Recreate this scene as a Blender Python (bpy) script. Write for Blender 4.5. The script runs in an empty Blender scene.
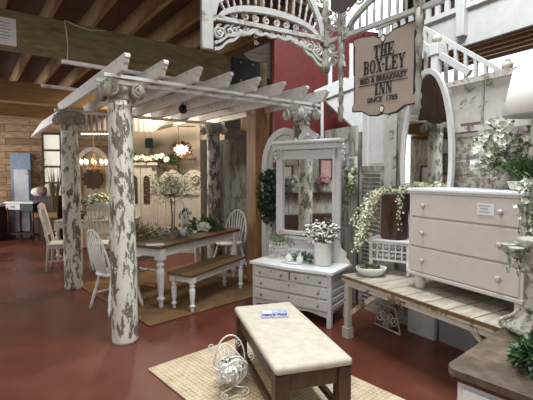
import bpy, bmesh, math, random
from mathutils import Vector, Matrix
random.seed(7)
C = bpy.context.scene.collection
PI = math.pi; R = math.radians
# ------------------------------------------------------------------ helpers
class MB:
    """collects shapes into one bmesh"""
    def __init__(s): s.bm = bmesh.new(); s.M = Matrix.Identity(4)
    def v(s, p): return s.bm.verts.new(s.M @ Vector(p))
    def f(s, vs, sm=False):
        try:
            f = s.bm.faces.new(vs); f.smooth = sm
        except ValueError: pass
    def box(s, c, d, rz=0, bev=0, rx=0, ry=0):
        m = Matrix.Translation(c) @ Matrix.Rotation(rz, 4, 'Z') @ Matrix.Rotation(ry, 4, 'Y') @ Matrix.Rotation(rx, 4, 'X')
        r = bmesh.ops.create_cube(s.bm, size=1, matrix=s.M @ m @ Matrix.Diagonal((d[0], d[1], d[2], 1)))
        if bev:
            es = list({e for v in r['verts'] for e in v.link_edges})
            bmesh.ops.bevel(s.bm, geom=es, offset=min(bev, min(d) * .45), segments=2, profile=.5, affect='EDGES')
        return s
    def bar(s, a, b, w, h=None, bev=0):
        """square bar from a to b"""
        a, b = Vector(a), Vector(b); d = b - a; L = d.length; h = h or w
        x = d.normalized(); up = Vector((0, 0, 1)) if abs(x.z) < .95 else Vector((0, 1, 0))
        y = up.cross(x).normalized(); z = x.cross(y)
        m = Matrix((x, y, z)).transposed().to_4x4(); m.translation = (a + b) / 2
        r = bmesh.ops.create_cube(s.bm, size=1, matrix=s.M @ m @ Matrix.Diagonal((L, w, h, 1)))
        if bev:
            es = list({e for v in r['verts'] for e in v.link_edges})
            bmesh.ops.bevel(s.bm, geom=es, offset=bev, segments=1, profile=.5, affect='EDGES')
        return s
    def tube(s, pts, r, n=6, closed=False):
        pts = [Vector(p) for p in pts]; k = len(pts); rings = []
        rr = r if isinstance(r, (list, tuple)) else [r] * k
        prev = None
        for i, p in enumerate(pts):
            if closed: t = pts[(i + 1) % k] - pts[i - 1]
            else: t = pts[min(i + 1, k - 1)] - pts[max(i - 1, 0)]
            t = t.normalized() if t.length > 1e-9 else Vector((0, 0, 1))
            if prev is None:
                up = Vector((0, 0, 1)) if abs(t.z) < .9 else Vector((1, 0, 0))
                nrm = t.cross(up).normalized()
            else:
                nrm = (prev - t * prev.dot(t))
                nrm = nrm.normalized() if nrm.length > 1e-6 else t.orthogonal().normalized()
            prev = nrm; bi = t.cross(nrm)
            rings.append([s.v(p + (nrm * math.cos(2 * PI * j / n) + bi * math.sin(2 * PI * j / n)) * rr[i]) for j in range(n)])
        m = k if closed else k - 1
        for i in range(m):
            a, b = rings[i], rings[(i + 1) % k]
            for j in range(n): s.f([a[j], a[(j + 1) % n], b[(j + 1) % n], b[j]], True)
        if not closed: s.f(rings[0][::-1]); s.f(rings[-1])
        return s
    def lathe(s, prof, o=(0, 0, 0), n=16, ax=None, sx=1, sy=1):
        """prof: (radius, height) pairs; ax: optional rotation matrix"""
        o = Vector(o); rings = []
        for r, z in prof:
            rg = []
            for j in range(n):
                p = Vector((r * sx * math.cos(2 * PI * j / n), r * sy * math.sin(2 * PI * j / n), z))
                if ax: p = ax @ p
                rg.append(s.v(o + p))
            rings.append(rg)
        for a, b in zip(rings, rings[1:]):
            for j in range(n): s.f([a[j], a[(j + 1) % n], b[(j + 1) % n], b[j]], True)
        s.f(rings[0][::-1]); s.f(rings[-1])
        return s
    def prism(s, out, t, m=None):
        """outline (x, z) extruded along y by t, centred"""
        m = m or Matrix.Identity(4)
        a = [s.v(m @ Vector((x, -t / 2, z))) for x, z in out]
        b = [s.v(m @ Vector((x, t / 2, z))) for x, z in out]
        s.f(a); s.f(b[::-1]); k = len(out)
        for i in range(k): s.f([a[(i + 1) % k], a[i], b[i], b[(i + 1) % k]])
        return s
    def band(s, inner, outer, t, m=None, closed=False):
        """strip between two polylines in (x, z), extruded along y"""
        m = m or Matrix.Identity(4); k = len(inner); q = k if closed else k - 1
        V = [[s.v(m @ Vector((p[0], y, p[1]))) for p in L] for L in (inner, outer) for y in (-t / 2, t / 2)]
        i0, i1, o0, o1 = V
        for i in range(q):
            j = (i + 1) % k
            s.f([i0[i], i0[j], o0[j], o0[i]]); s.f([i1[i], o1[i], o1[j], i1[j]])
            s.f([i0[i], i1[i], i1[j], i0[j]]); s.f([o0[i], o0[j], o1[j], o1[i]])
        if not closed:
            s.f([i0[0], o0[0], o1[0], i1[0]]); s.f([i0[-1], i1[-1], o1[-1], o0[-1]])
        return s
    def ball(s, c, r, n=8, sc=(1, 1, 1)):
        m = s.M @ Matrix.Translation(c) @ Matrix.Diagonal((r * sc[0], r * sc[1], r * sc[2], 1))
        q = bmesh.ops.create_uvsphere(s.bm, u_segments=n, v_segments=max(4, n // 2 + 1), radius=1, matrix=m)
        for v in q['verts']:
            for f in v.link_faces: f.smooth = True
        return s
    def leaf(s, p, d, L, w, up=None):
        p, d = Vector(p), Vector(d).normalized()
        up = up or Vector((random.uniform(-1, 1), random.uniform(-1, 1), random.uniform(-.2, 1)))
        sd = d.cross(up); sd = sd.normalized() if sd.length > 1e-4 else d.orthogonal().normalized()
        n = sd.cross(d).normalized()
        a = s.v(p); b = s.v(p + d * L); m1 = s.v(p + d * L * .45 + sd * w / 2 + n * w * .2); m2 = s.v(p + d * L * .45 - sd * w / 2 + n * w * .2)
        c = s.v(p + d * L * .5)
        s.f([a, m1, c]); s.f([m1, b, c]); s.f([a, c, m2]); s.f([c, b, m2]); return s
    def leaves(s, c, rad, n, L, w, shell=.5, down=0):
        c = Vector(c)
        for _ in range(n):
            q = Vector([random.gauss(0, 1) for _ in range(3)]).normalized()
            k = shell + (1 - shell) * random.random()
            p = c + Vector((q.x * rad[0], q.y * rad[1], q.z * rad[2])) * k
            d = q + Vector([random.uniform(-.8, .8) for _ in range(3)]) - Vector((0, 0, down))
            s.leaf(p, d, L * random.uniform(.7, 1.3), w * random.uniform(.7, 1.3))
        return s
    def flower(s, p, d, r, n=5):
        p, d = Vector(p), Vector(d).normalized(); a = d.orthogonal().normalized(); b = d.cross(a)
        ph = random.random() * 6
        for i in range(n):
            t = ph + 2 * PI * i / n; q = (a * math.cos(t) + b * math.sin(t)) * 1.0 + d * .45
            s.leaf(p, q, r, r * .8, up=d)
        return s
    def blossoms(s, c, rad, n, r, shell=.7):
        c = Vector(c)
        for _ in range(n):
            q = Vector([random.gauss(0, 1) for _ in range(3)]).normalized()
            k = shell + (1 - shell) * random.random()
            s.flower(c + Vector((q.x * rad[0], q.y * rad[1], q.z * rad[2])) * k, q + Vector((0, 0, .3)), r * random.uniform(.7, 1.2))
        return s
    def spiral(s, c, r, turns, tr, plane='xz', start=0, sgn=1, n=5, ax=None):
        pts = []; K = int(turns * 12); c = Vector(c)
        for i in range(K + 1):
            t = i / K; a = start + sgn * 2 * PI * turns * t; q = r * (1 - .88 * t)
            x, z = q * math.cos(a), q * math.sin(a)
            p = Vector((x, 0, z)) if plane == 'xz' else (Vector((0, x, z)) if plane == 'yz' else Vector((x, z, 0)))
            if ax: p = ax @ p
            pts.append(c + p)
        return s.tube(pts, tr, n)
def obj(name, mb, mat, parent=None, label=None):
    bm = mb.bm
    bmesh.ops.recalc_face_normals(bm, faces=bm.faces[:])
    me = bpy.data.meshes.new(name); bm.to_mesh(me); bm.free()
    me.materials.append(mat)
    o = bpy.data.objects.new(name, me); C.objects.link(o)
    if parent: o.parent = parent
    if label: o['label'] = label
    return o
def tag(o, label, cat, group=None, kind=None):
    o['label'] = label; o['category'] = cat
    if group: o['group'] = group
    if kind: o['kind'] = kind
    return o
def thing(name, label, cat, loc=(0, 0, 0), rz=0, group=None, rx=0, ry=0):
    o = bpy.data.objects.new(name, None); C.objects.link(o); o.location = loc; o.rotation_euler = (rx, ry, rz)
    return tag(o, label, cat, group)
def single(name, mb, mat, label, cat, loc=(0, 0, 0), rz=0, group=None, kind=None, rx=0, ry=0):
    o = obj(name, mb, mat); o.location = loc; o.rotation_euler = (rx, ry, rz)
    return tag(o, label, cat, group, kind)
def struct(name, mb, mat, loc=(0, 0, 0), rz=0, label=None):
    o = obj(name, mb, mat); o.location = loc; o.rotation_euler = (0, 0, rz); o['kind'] = 'structure'
    if label: o['label'] = label
    return o
def copy_tree(o, parent=None):
    c = o.copy(); C.objects.link(c); c.parent = parent
    for ch in list(o.children): copy_tree(ch, c)
    return c
def dup(o, loc, rz, label, group=None):
    c = copy_tree(o); c.location = loc; c.rotation_euler.z = rz; c['label'] = label
    if group: c['group'] = group
    return c
def B(c, d, **k): return MB().box(c, d, **k)
def arc(cx, cz, rx, rz, a0, a1, n=16): return [(cx + rx * math.cos(R(a0 + (a1 - a0) * i / n)), cz + rz * math.sin(R(a0 + (a1 - a0) * i / n))) for i in range(n + 1)]
# ------------------------------------------------------------------ materials
def nt(name):
    m = bpy.data.materials.new(name); m.use_nodes = True
    t = m.node_tree; b = t.nodes['Principled BSDF']; return m, t, b
def N(t, ty, **k):
    n = t.nodes.new(ty)
    for a, v in k.items():
        if a in n.inputs: n.inputs[a].default_value = v
        else: setattr(n, a, v)
    return n
def rgb(c): return (c[0], c[1], c[2], 1)
def coords(t, sc=(1, 1, 1)):
    tc = N(t, 'ShaderNodeTexCoord'); mp = N(t, 'ShaderNodeMapping'); mp.inputs['Scale'].default_value = sc
    t.links.new(tc.outputs['Object'], mp.inputs[0]); return mp.outputs[0]
def ramp(t, fac, stops):
    r = t.nodes.new('ShaderNodeValToRGB'); e = r.color_ramp.elements
    while len(e) < len(stops): e.new(.5)
    for el, (p, c) in zip(e, stops): el.position = p; el.color = rgb(c)
    t.links.new(fac, r.inputs[0]); return r.outputs[0]
def bump(t, b, h, s=.3, d=.01):
    n = N(t, 'ShaderNodeBump', Strength=s, Distance=d); t.links.new(h, n.inputs['Height']); t.links.new(n.outputs[0], b.inputs['Normal'])
def plain(name, c, rough=.6, var=.08, metal=0, sc=12, spec=.5, bmp=0):
    m, t, b = nt(name)
    n = N(t, 'ShaderNodeTexNoise', Scale=sc, Detail=4); t.links.new(coords(t), n.inputs['Vector'])
    lo = [x * (1 - var) for x in c]; hi = [min(1, x * (1 + var)) for x in c]
    t.links.new(ramp(t, n.outputs['Fac'], [(.3, lo), (.7, hi)]), b.inputs['Base Color'])
    b.inputs['Roughness'].default_value = rough; b.inputs['Metallic'].default_value = metal
    b.inputs['Specular IOR Level'].default_value = spec
    if bmp: bump(t, b, n.outputs['Fac'], bmp, .005)
    return m
def wood(name, c1, c2, sc=(2, 20, 20), rough=.55, bmp=.2):
    m, t, b = nt(name)
    n = N(t, 'ShaderNodeTexNoise', Scale=3, Detail=6, Roughness=.65); n.inputs['Distortion'].default_value = .6
    t.links.new(coords(t, sc), n.inputs['Vector'])
    t.links.new(ramp(t, n.outputs['Fac'], [(.3, c1), (.5, [(a + b_) / 2 for a, b_ in zip(c1, c2)]), (.68, c2)]), b.inputs['Base Color'])
    b.inputs['Roughness'].default_value = rough
    bump(t, b, n.outputs['Fac'], bmp, .004); return m
def peel(name, top, under, th=.5, sc=6, stretch=(1, 1, 1), rough=.7, dark=None, edge=.03):
    m, t, b = nt(name); co = coords(t, stretch)
    n = N(t, 'ShaderNodeTexNoise', Scale=sc, Detail=9, Roughness=.68); n.inputs['Distortion'].default_value = .3; t.links.new(co, n.inputs['Vector'])
    n2 = N(t, 'ShaderNodeTexNoise', Scale=sc * 3, Detail=5); t.links.new(co, n2.inputs['Vector'])
    cu = ramp(t, n2.outputs['Fac'], [(.35, dark or [x * .55 for x in under]), (.65, under)])
    ct = ramp(t, n2.outputs['Fac'], [(.3, [x * .86 for x in top]), (.7, top)])
    mk = ramp(t, n.outputs['Fac'], [(th - edge, (0, 0, 0)), (th + edge, (1, 1, 1))])
    mx = t.nodes.new('ShaderNodeMix'); mx.data_type = 'RGBA'
    t.links.new(mk, mx.inputs[0]); t.links.new(ct, mx.inputs[6]); t.links.new(cu, mx.inputs[7])
    t.links.new(mx.outputs[2], b.inputs['Base Color']); b.inputs['Roughness'].default_value = rough
    inv = N(t, 'ShaderNodeMath', operation='SUBTRACT'); inv.inputs[0].default_value = 1; t.links.new(mk, inv.inputs[1])
    bump(t, b, inv.outputs[0], .5, .004); return m
def glow(name, c, s):
    m, t, b = nt(name); b.inputs['Base Color'].default_value = rgb(c)
    b.inputs['Emission Color'].default_value = rgb(c); b.inputs['Emission Strength'].default_value = s; return m
def glass(name, c=(1, 1, 1), rough=.03):
    m, t, b = nt(name); b.inputs['Base Color'].default_value = rgb(c); b.inputs['Transmission Weight'].default_value = .95
    b.inputs['Roughness'].default_value = rough; return m
def weave(name, c1, c2, sc=60, rough=.95):
    m, t, b = nt(name); co = coords(t)
    w1 = N(t, 'ShaderNodeTexWave', Scale=sc, Distortion=1.5, bands_direction='X'); w1.inputs['Detail'].default_value = 2
    w2 = N(t, 'ShaderNodeTexWave', Scale=sc, Distortion=1.5, bands_direction='Y')
    n = N(t, 'ShaderNodeTexNoise', Scale=7, Detail=8, Roughness=.75)
    for q in (w1, w2, n): t.links.new(co, q.inputs['Vector'])
    a = N(t, 'ShaderNodeMath', operation='MULTIPLY'); t.links.new(w1.outputs['Fac'], a.inputs[0]); t.links.new(w2.outputs['Fac'], a.inputs[1])
    d = N(t, 'ShaderNodeMath', operation='MULTIPLY_ADD'); t.links.new(a.outputs[0], d.inputs[0]); d.inputs[1].default_value = .35; t.links.new(n.outputs['Fac'], d.inputs[2])
    t.links.new(ramp(t, d.outputs[0], [(.38, c1), (.72, c2)]), b.inputs['Base Color'])
    b.inputs['Roughness'].default_value = rough; b.inputs['Specular IOR Level'].default_value = .1; bump(t, b, a.outputs[0], .6, .006); return m

WHITE = plain('white_paint', (.74, .73, .71), .45, .05)
AGED = plain('aged_white_paint', (.58, .57, .54), .6, .06)
CREAM = plain('cream_paint', (.62, .57, .48), .6, .08)
LATH = peel('pergola_whitewash', (.80, .77, .73), (.42, .36, .31), .66, 7, (1, 1, 1), .6)
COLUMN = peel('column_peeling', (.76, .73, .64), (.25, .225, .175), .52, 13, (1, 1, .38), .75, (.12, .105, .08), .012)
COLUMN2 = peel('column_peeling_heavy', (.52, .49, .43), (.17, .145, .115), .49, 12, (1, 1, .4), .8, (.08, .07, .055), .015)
CAPITAL = plain('capital_stone', (.34, .31, .25), .8, .22, 0, 22)
CAPITAL2 = plain('capital_white', (.52, .51, .46), .8, .2, 0, 22)
OLDBEAM = peel('old_green_beam', (.21, .185, .095), (.30, .20, .09), .5, 2.2, (1, 4, 4), .75, (.12, .085, .035), .12)
JOIST = wood('joist_wood', (.21, .115, .045), (.42, .25, .11), (12, 12, 1.5), .7)
PLANKC = wood('ceiling_plank', (.06, .022, .012), (.13, .05, .025), (8, 1.5, 8), .75)
PINE = wood('pine_beam', (.26, .145, .05), (.42, .26, .10), (1.2, 14, 14), .6)
POSTW = wood('post_wood', (.17, .08, .026), (.36, .19, .07), (9, 9, 1), .55)
BLACK = plain('black_steel', (.012, .012, .014), .5)
PAPER = plain('paper', (.72, .71, .72), .8, .03)
INK = plain('ink', (.02, .02, .022), .6)
INKG = plain('faded_ink', (.30, .29, .30), .8)
DARKTOP = wood('brown_top', (.085, .045, .018), (.20, .12, .055), (14, 1.5, 10), .35)
DARKWOOD = wood('dark_oak', (.028, .012, .006), (.095, .042, .018), (8, 8, 1.2), .45)
CHAIRP = plain('chair_paint', (.62, .585, .53), .5, .06)
CUSHION = plain('calico_cushion', (.53, .485, .40), .95, .10, 0, 14, .1, .6)
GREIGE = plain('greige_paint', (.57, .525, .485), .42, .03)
DRESS = peel('dresser_paint', (.63, .615, .60), (.28, .24, .21), .72, 10, (1, 1, 1), .45)
DRESSTOP = plain('dresser_top_daylit', (.76, .77, .77), .3, .03)  # overhead daylight put into the top's colour, whiter than the dresser body
CHESTTOP = plain('chest_top_daylit', (.80, .83, .86), .25, .02)  # bluish daylight from above coloured into the top of the greige chest
MIRROR, _t, _b = nt('mirror_silver'); _b.inputs['Base Color'].default_value = (.82, .85, .83, 1); _b.inputs['Metallic'].default_value = 1; _b.inputs['Roughness'].default_value = .03
GLASS = glass('clear_glass'); BOTTLE = glass('bottle_glass', (.85, .92, .9), .08)
TAN = plain('sign_tan', (.36, .285, .225), .6, .04)
FRET = peel('fretwork_paint', (.52, .50, .46), (.36, .31, .24), .60, 6, (1, 1, 1), .6)
FRETG = peel('grey_post_paint', (.36, .33, .28), (.20, .17, .13), .55, 9, (1, 1, .6), .7)
RED = plain('red_wall', (.15, .018, .015), .6, .15)
JUTE = weave('jute_weave', (.36, .27, .16), (.64, .53, .38), 9)
BROWNRUG = weave('brown_rug_weave', (.12, .062, .028), (.25, .15, .075), 12)
GREEN = plain('leaf_green', (.05, .11, .035), .5, .5, 0, 30)
DKGREEN = plain('leaf_dark', (.018, .05, .016), .5, .5, 0, 30)
SAGE = plain('leaf_sage', (.16, .22, .11), .6, .4, 0, 25)
PALESAGE = plain('leaf_pale', (.36, .38, .24), .6, .3, 0, 25)
OLIVE = plain('leaf_olive', (.19, .16, .07), .6, .4, 0, 25)
PETAL = plain('petal_white', (.80, .79, .72), .6, .05)
PETALY = plain('petal_cream', (.80, .77, .60), .6, .15, 0, 25)
PINK = plain('petal_pink', (.62, .36, .36), .6, .2)
ROSEBROWN = plain('petal_rust', (.28, .11, .07), .6, .2)
PURPLE = plain('petal_purple', (.10, .02, .09), .6, .2)
TWIG = plain('twig', (.12, .075, .04), .8)
RUST = peel('rusty_metal', (.10, .05, .028), (.05, .02, .012), .5, 7, (1, 1, .3), .6)
CHALK = plain('chalk_white', (.72, .70, .66), .7, .06)
CERAM = plain('ceramic', (.74, .74, .71), .3, .03)
TIN = peel('tarnished_white_metal', (.46, .45, .39), (.20, .18, .14), .55, 16, (1, 1, 1), .5)
KNOB = plain('knob_metal', (.30, .29, .27), .3, .1, .8)
KNOBC = plain('glass_knob', (.52, .47, .43), .15, .05)
WORKTOP = wood('worktable_planks', (.27, .23, .17), (.52, .475, .39), (5, 1.2, 4), .7)
WORKLEG = peel('worktable_paint', (.50, .46, .39), (.20, .13, .08), .56, 7, (1, 1, 1), .7)
WEATHER = peel('weathered_door', (.54, .52, .46), (.34, .30, .24), .52, 4, (3, 3, .5), .8)
GREYDOOR = peel('grey_green_door', (.33, .31, .25), (.20, .18, .14), .55, 4, (3, 3, .5), .8)
PEELWALL = peel('peeling_wallpaper', (.68, .65, .59), (.46, .38, .29), .59, 6, (1, 1, 1), .8, (.16, .11, .09))
TINWALL = peel('peeling_tin_tiles', (.56, .54, .48), (.36, .29, .23), .50, 22, (1, 1, 1), .7)
BLUEP = plain('blue_paint', (.24, .33, .46), .6, .1)
WHITEBLUE = plain('white_panel_paint', (.62, .66, .72), .6, .08)
TEAL = plain('teal_dark', (.018, .045, .045), .5)
PURPLEBOARD = plain('mauve_patch', (.22, .13, .12), .7, .2)
DOTS = plain('grey_board', (.40, .40, .42), .6, .04)
LINEN = plain('lampshade_linen', (.62, .60, .56), .85, .04)
BROWNSIGN = plain('brown_sign', (.115, .085, .07), .6, .1)
PANEL = plain('cream_boards', (.47, .38, .27), .65, .12, 0, 3)
CORR = plain('corrugated_tin', (.36, .31, .27), .6, .15)
WINGLOW = glow('window_daylight', (.92, .96, 1), 1.6)
PANEGLOW = glow('window_pane_far', (.62, .60, .50), .75)
BULB = glow('warm_bulb', (1, .62, .28), 14)
LAMPG = glow('warm_lamp_glass', (1, .88, .66), 1.25)
WHITEBULB = glow('white_bulb', (1, .96, .88), 2.5)
SKYL = glow('skylight_glass', (.92, .96, 1), 3)
MAG = plain('magazine_cover', (.42, .45, .60), .35, .25, 0, 25)
MAGINK = plain('magazine_title', (.06, .035, .12), .5)

# floor: worn glossy oxblood paint
m, t, b = nt('red_floor'); co = coords(t)
n1 = N(t, 'ShaderNodeTexNoise', Scale=1.1, Detail=7, Roughness=.6); n2 = N(t, 'ShaderNodeTexNoise', Scale=14, Detail=8, Roughness=.7)
t.links.new(co, n1.inputs['Vector']); t.links.new(co, n2.inputs['Vector'])
base = ramp(t, n1.outputs['Fac'], [(.3, (.078, .020, .011)), (.5, (.112, .030, .017)), (.7, (.150, .050, .030))])
sp = ramp(t, n2.outputs['Fac'], [(.70, (0, 0, 0)), (.76, (1, 1, 1))])
mx = t.nodes.new('ShaderNodeMix'); mx.data_type = 'RGBA'; t.links.new(sp, mx.inputs[0]); t.links.new(base, mx.inputs[6]); mx.inputs[7].default_value = (.30, .15, .11, 1)
t.links.new(mx.outputs[2], b.inputs['Base Color'])
t.links.new(ramp(t, n1.outputs['Fac'], [(.3, (.24, .24, .24)), (.7, (.42, .42, .42))]), b.inputs['Roughness'])
bump(t, b, n2.outputs['Fac'], .12, .004)
FLOOR = m
# plank wall
def plankwall(name, c1, c2, gap, w=.16):
    m, t, b = nt(name); co = coords(t)
    br = N(t, 'ShaderNodeTexBrick', Scale=1); br.offset = .37
    br.inputs['Brick Width'].default_value = 1.6; br.inputs['Row Height'].default_value = w; br.inputs['Mortar Size'].default_value = .006
    br.inputs['Color1'].default_value = rgb(c1); br.inputs['Color2'].default_value = rgb(c2); br.inputs['Mortar'].default_value = rgb(gap)
    sw = N(t, 'ShaderNodeSeparateXYZ'); cb = N(t, 'ShaderNodeCombineXYZ'); t.links.new(co, sw.inputs[0])
    t.links.new(sw.outputs['X'], cb.inputs['X']); t.links.new(sw.outputs['Z'], cb.inputs['Y']); t.links.new(cb.outputs[0], br.inputs['Vector'])
    n = N(t, 'ShaderNodeTexNoise', Scale=5, Detail=6); mp = coords(t, (1, 1, 6)); t.links.new(mp, n.inputs['Vector'])
    mx = t.nodes.new('ShaderNodeMix'); mx.data_type = 'RGBA'; mx.blend_type = 'MULTIPLY'; mx.inputs[0].default_value = 1
    t.links.new(br.outputs['Color'], mx.inputs[6]); t.links.new(ramp(t, n.outputs['Fac'], [(.3, (.45, .42, .4)), (.7, (1.0, 1.0, 1.0))]), mx.inputs[7])
    t.links.new(mx.outputs[2], b.inputs['Base Color']); b.inputs['Roughness'].default_value = .75; return m
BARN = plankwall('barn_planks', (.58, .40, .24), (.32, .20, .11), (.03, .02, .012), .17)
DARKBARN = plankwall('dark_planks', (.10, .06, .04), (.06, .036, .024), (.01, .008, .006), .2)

# ------------------------------------------------------------------ camera
TH = math.atan(25 / 400)
cam = bpy.data.cameras.new('camera'); co_ = bpy.data.objects.new('camera', cam); C.objects.link(co_)
co_.location = (0, 0, 1.6); co_.rotation_euler = (PI / 2 - TH, 0, 0)
cam.sensor_width = 36; cam.lens = 36 * 400 / 533; cam.clip_start = .05
bpy.context.scene.camera = co_
def spot(u, v, Y):
    """world point seen at (u, v) of the 533x400 photo at forward distance Y"""
    a = (u - 266.5) / 400; b = (200 - v) / 400
    y = math.cos(TH) + b * math.sin(TH); w = b * math.cos(TH) - math.sin(TH); k = Y / y
    return Vector((a * k, Y, 1.6 + w * k))
# room directions measured from the pergola: U along its front, W into the room
ANG = R(37); U = Vector((math.cos(ANG), math.sin(ANG), 0)); W = Vector((-math.sin(ANG), math.cos(ANG), 0))
O = Vector((-1.37, 3.79, 0))
def uw(u, w, z=0): return O + U * u + W * w + Vector((0, 0, z))
# right-hand display wall: T runs towards the camera, Nn out through the wall
TA = R(-61.1); T = Vector((math.cos(TA), math.sin(TA), 0)); Nn = Vector((-math.sin(TA), math.cos(TA), 0))
G = Vector((.746, 3.898, 0))
def tw(s, p, z=0): return G + T * s + Nn * p + Vector((0, 0, z))
def on(u, v, p):
    """point seen at (u, v) on the plane at distance p behind the work table front"""
    q = spot(u, v, 1) - Vector((0, 0, 1.6)); k = (G.dot(Nn) + p) / Vector((q.x, q.y, 0)).dot(Nn)
    return Vector((0, 0, 1.6)) + q * k

# ------------------------------------------------------------------ room shell
struct('floor', B((0, 4, -.05), (22, 20, .1)), FLOOR)
mb = MB()
mb.box((0, 0, .06), (9.2, 6.2, .04))
ceil = struct('ceiling', mb, PLANKC, uw(-2.3, 2.6, 3.42), ANG)
for i in range(21):
    obj('joist', B((-4.4 + i * .42, 0, -.06), (.045, 6.2, .2)), JOIST, ceil)
ceil2 = struct('ceiling', B((0, 0, .06), (9.2, 2.6, .04)), PLANKC, uw(-2.3, 7.0, 3.42), ANG)
struct('trim_1', B((-.3, 0, 3.015), (5.4, .12, .37), bev=.006), OLDBEAM, uw(-.05, .89), ANG, 'thick greenish old timber beam over the pergola')
struct('trim_2', B((0, 0, 2.96), (7.5, .25, .32)), PINE, uw(-2.6, 4.0), ANG, 'second brown timber beam')
struct('trim_3', B((0, 0, 2.96), (9, .25, .30)), PINE, uw(-3.0, 6.1), ANG, 'third brown timber beam')
struct('trim_4', B((0, 0, 1.42), (.24, .24, 2.84), bev=.01), POSTW, (-.13, 5.93, 0), ANG, 'square brown timber post under the beam')
# barn wall far left, with window
WB = Vector((-4.6, 10.9, 0)); WBA = R(14)
struct('wall_back', B((0, .1, 1.5), (9, .2, 3.3)), BARN, WB, WBA)
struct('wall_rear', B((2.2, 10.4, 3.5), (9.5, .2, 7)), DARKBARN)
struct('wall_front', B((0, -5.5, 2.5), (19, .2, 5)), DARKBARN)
struct('wall_left', B((-9.2, 4, 1.8), (.2, 16, 3.6)), BARN)
q = spot(52, 134, 10.6); z0 = spot(52, 199, 10.6).z
win = struct('window_1', B((.13, 0, (q.z + z0) / 2), (.72, .02, q.z - z0)), PANEGLOW, (q.x, 10.62, 0), WBA)
fr = MB()
for x in (-.23, .2, .46): fr.box((x, -.04, (q.z + z0) / 2), (.045, .05, q.z - z0))
for k in range(5): fr.box((.13, -.04, z0 + (q.z - z0) * k / 4), (.74, .05, .05))
obj('window_frame', fr, DARKWOOD, win)
struct('window_3', B((2.3, 10.27, 5.75), (2.2, .02, 1.7)), WINGLOW)
# red stair wall with a sloping brown board
struct('wall_stair', B((.05, 0, 2.0), (3.6, .12, 4.2)), RED, (1.75, 7.2, 0), R(20))
struct('trim_5', MB().bar((-.25, 6.75, 3.75), (1.0, 6.9, 2.55), .06, .42), DARKBARN)
struct('trim_6', B((0, 0, 2.85), (.9, .1, 1.0)), JOIST, (.0, 7.0, 0), R(20))

# ------------------------------------------------------------------ pergola
def volute_capital():
    m = MB(); m.box((0, 0, .175), (.31, .31, .035), bev=.008); m.box((0, 0, .2), (.27, .27, .02))
    m.lathe([(.118, 0), (.13, .015), (.12, .03), (.135, .07), (.16, .12), (.15, .16)], n=20)
    for k in range(4):
        ax = Matrix.Rotation(k * PI / 2, 3, 'Z'); rot = ax @ Matrix.Rotation(PI / 2, 3, 'X')
        for sx in (-1, 1):
            c = ax @ Vector((sx * .135, -.145, .085))
            m.lathe([(.06, -.01), (.074, -.01), (.074, .03), (.06, .034)], c, 20, rot)
            m.spiral(c + ax @ Vector((0, -.036, 0)), .070, 2.0, .0125, start=PI / 2, sgn=sx, ax=ax)
        m.box(ax @ Vector((0, -.145, .148)), (.28, .05, .03) if k % 2 == 0 else (.05, .28, .03), bev=.006)
        m.ball(ax @ Vector((0, -.15, .10)), .035, 8); m.leaf(ax @ Vector((0, -.15, .05)), ax @ Vector((0, -.4, 1)), .09, .05, ax @ Vector((0, -1, 0)))
    return m
perg = thing('pergola', 'white slatted pergola carried on four peeling round columns with scrolled capitals', 'pergola', O, ANG)
S = 2.28
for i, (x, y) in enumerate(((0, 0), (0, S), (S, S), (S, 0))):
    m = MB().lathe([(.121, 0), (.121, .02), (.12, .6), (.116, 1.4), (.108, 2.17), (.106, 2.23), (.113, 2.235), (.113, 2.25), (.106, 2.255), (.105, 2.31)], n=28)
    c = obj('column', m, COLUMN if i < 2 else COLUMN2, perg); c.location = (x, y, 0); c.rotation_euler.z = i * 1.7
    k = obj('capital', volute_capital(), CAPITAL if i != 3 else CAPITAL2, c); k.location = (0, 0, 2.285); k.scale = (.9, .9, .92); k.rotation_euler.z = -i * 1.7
def rafter(L):
    h = .13
    e = [(0, .02), (.012, .005), (.04, 0), (.055, .015), (.075, .03), (.09, .045)]
    out = [(0, h), (-.015, h - .015), (-.012, h - .035), (.015, h - .045), (.02, h - .07), (.05, h - .085), (.075, 0), (L - .075, 0), (L - .05, h - .085), (L - .02, h - .07), (L - .015, h - .045), (L + .012, h - .035), (L + .015, h - .015), (L, h)]
    return MB().prism(out, .045, Matrix.Rotation(PI / 2, 4, 'Z'))
for i in range(8):
    r = obj('rafter', rafter(3.0), LATH, perg); r.location = (-.055 + .342 * i, -.40, 2.495)
for y in (-.13, .13, S):
    obj('crossbeam', B((S / 2, y, 2.485), (S + .35, .04 if y < 2 else .1, .03)), WHITE, perg)
for y in (.27, 1.5): obj('batten', B((S / 2 - .06, y, 2.64), (S + .75, .05, .03)), LATH, perg)
# reaching plank, tapering to a point, fixed on the back-left capital
m = MB().prism([(0, 0), (1.5, .0), (2.9, -.03), (1.5, .12), (0, .12)], .05, Matrix.Rotation(PI / 2, 4, 'Z'))
o = obj('side_plank', m, LATH, perg); o.location = (-.10, S + .05, 2.37)

single('iron_rosette', MB().lathe([(.01, -.02), (.06, -.012), (.065, 0), (.06, .012), (.01, .02)], (0, 0, 0), 16, Matrix.Rotation(PI / 2, 3, 'X')).ball((0, 0, 0), .03, 8).tube([(0, 0, .05), (0, 0, .2)], .008), BLACK, 'small round dark iron rosette hanging beneath the pergola rafters', 'ornament', spot(183, 109, 5.6))
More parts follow.
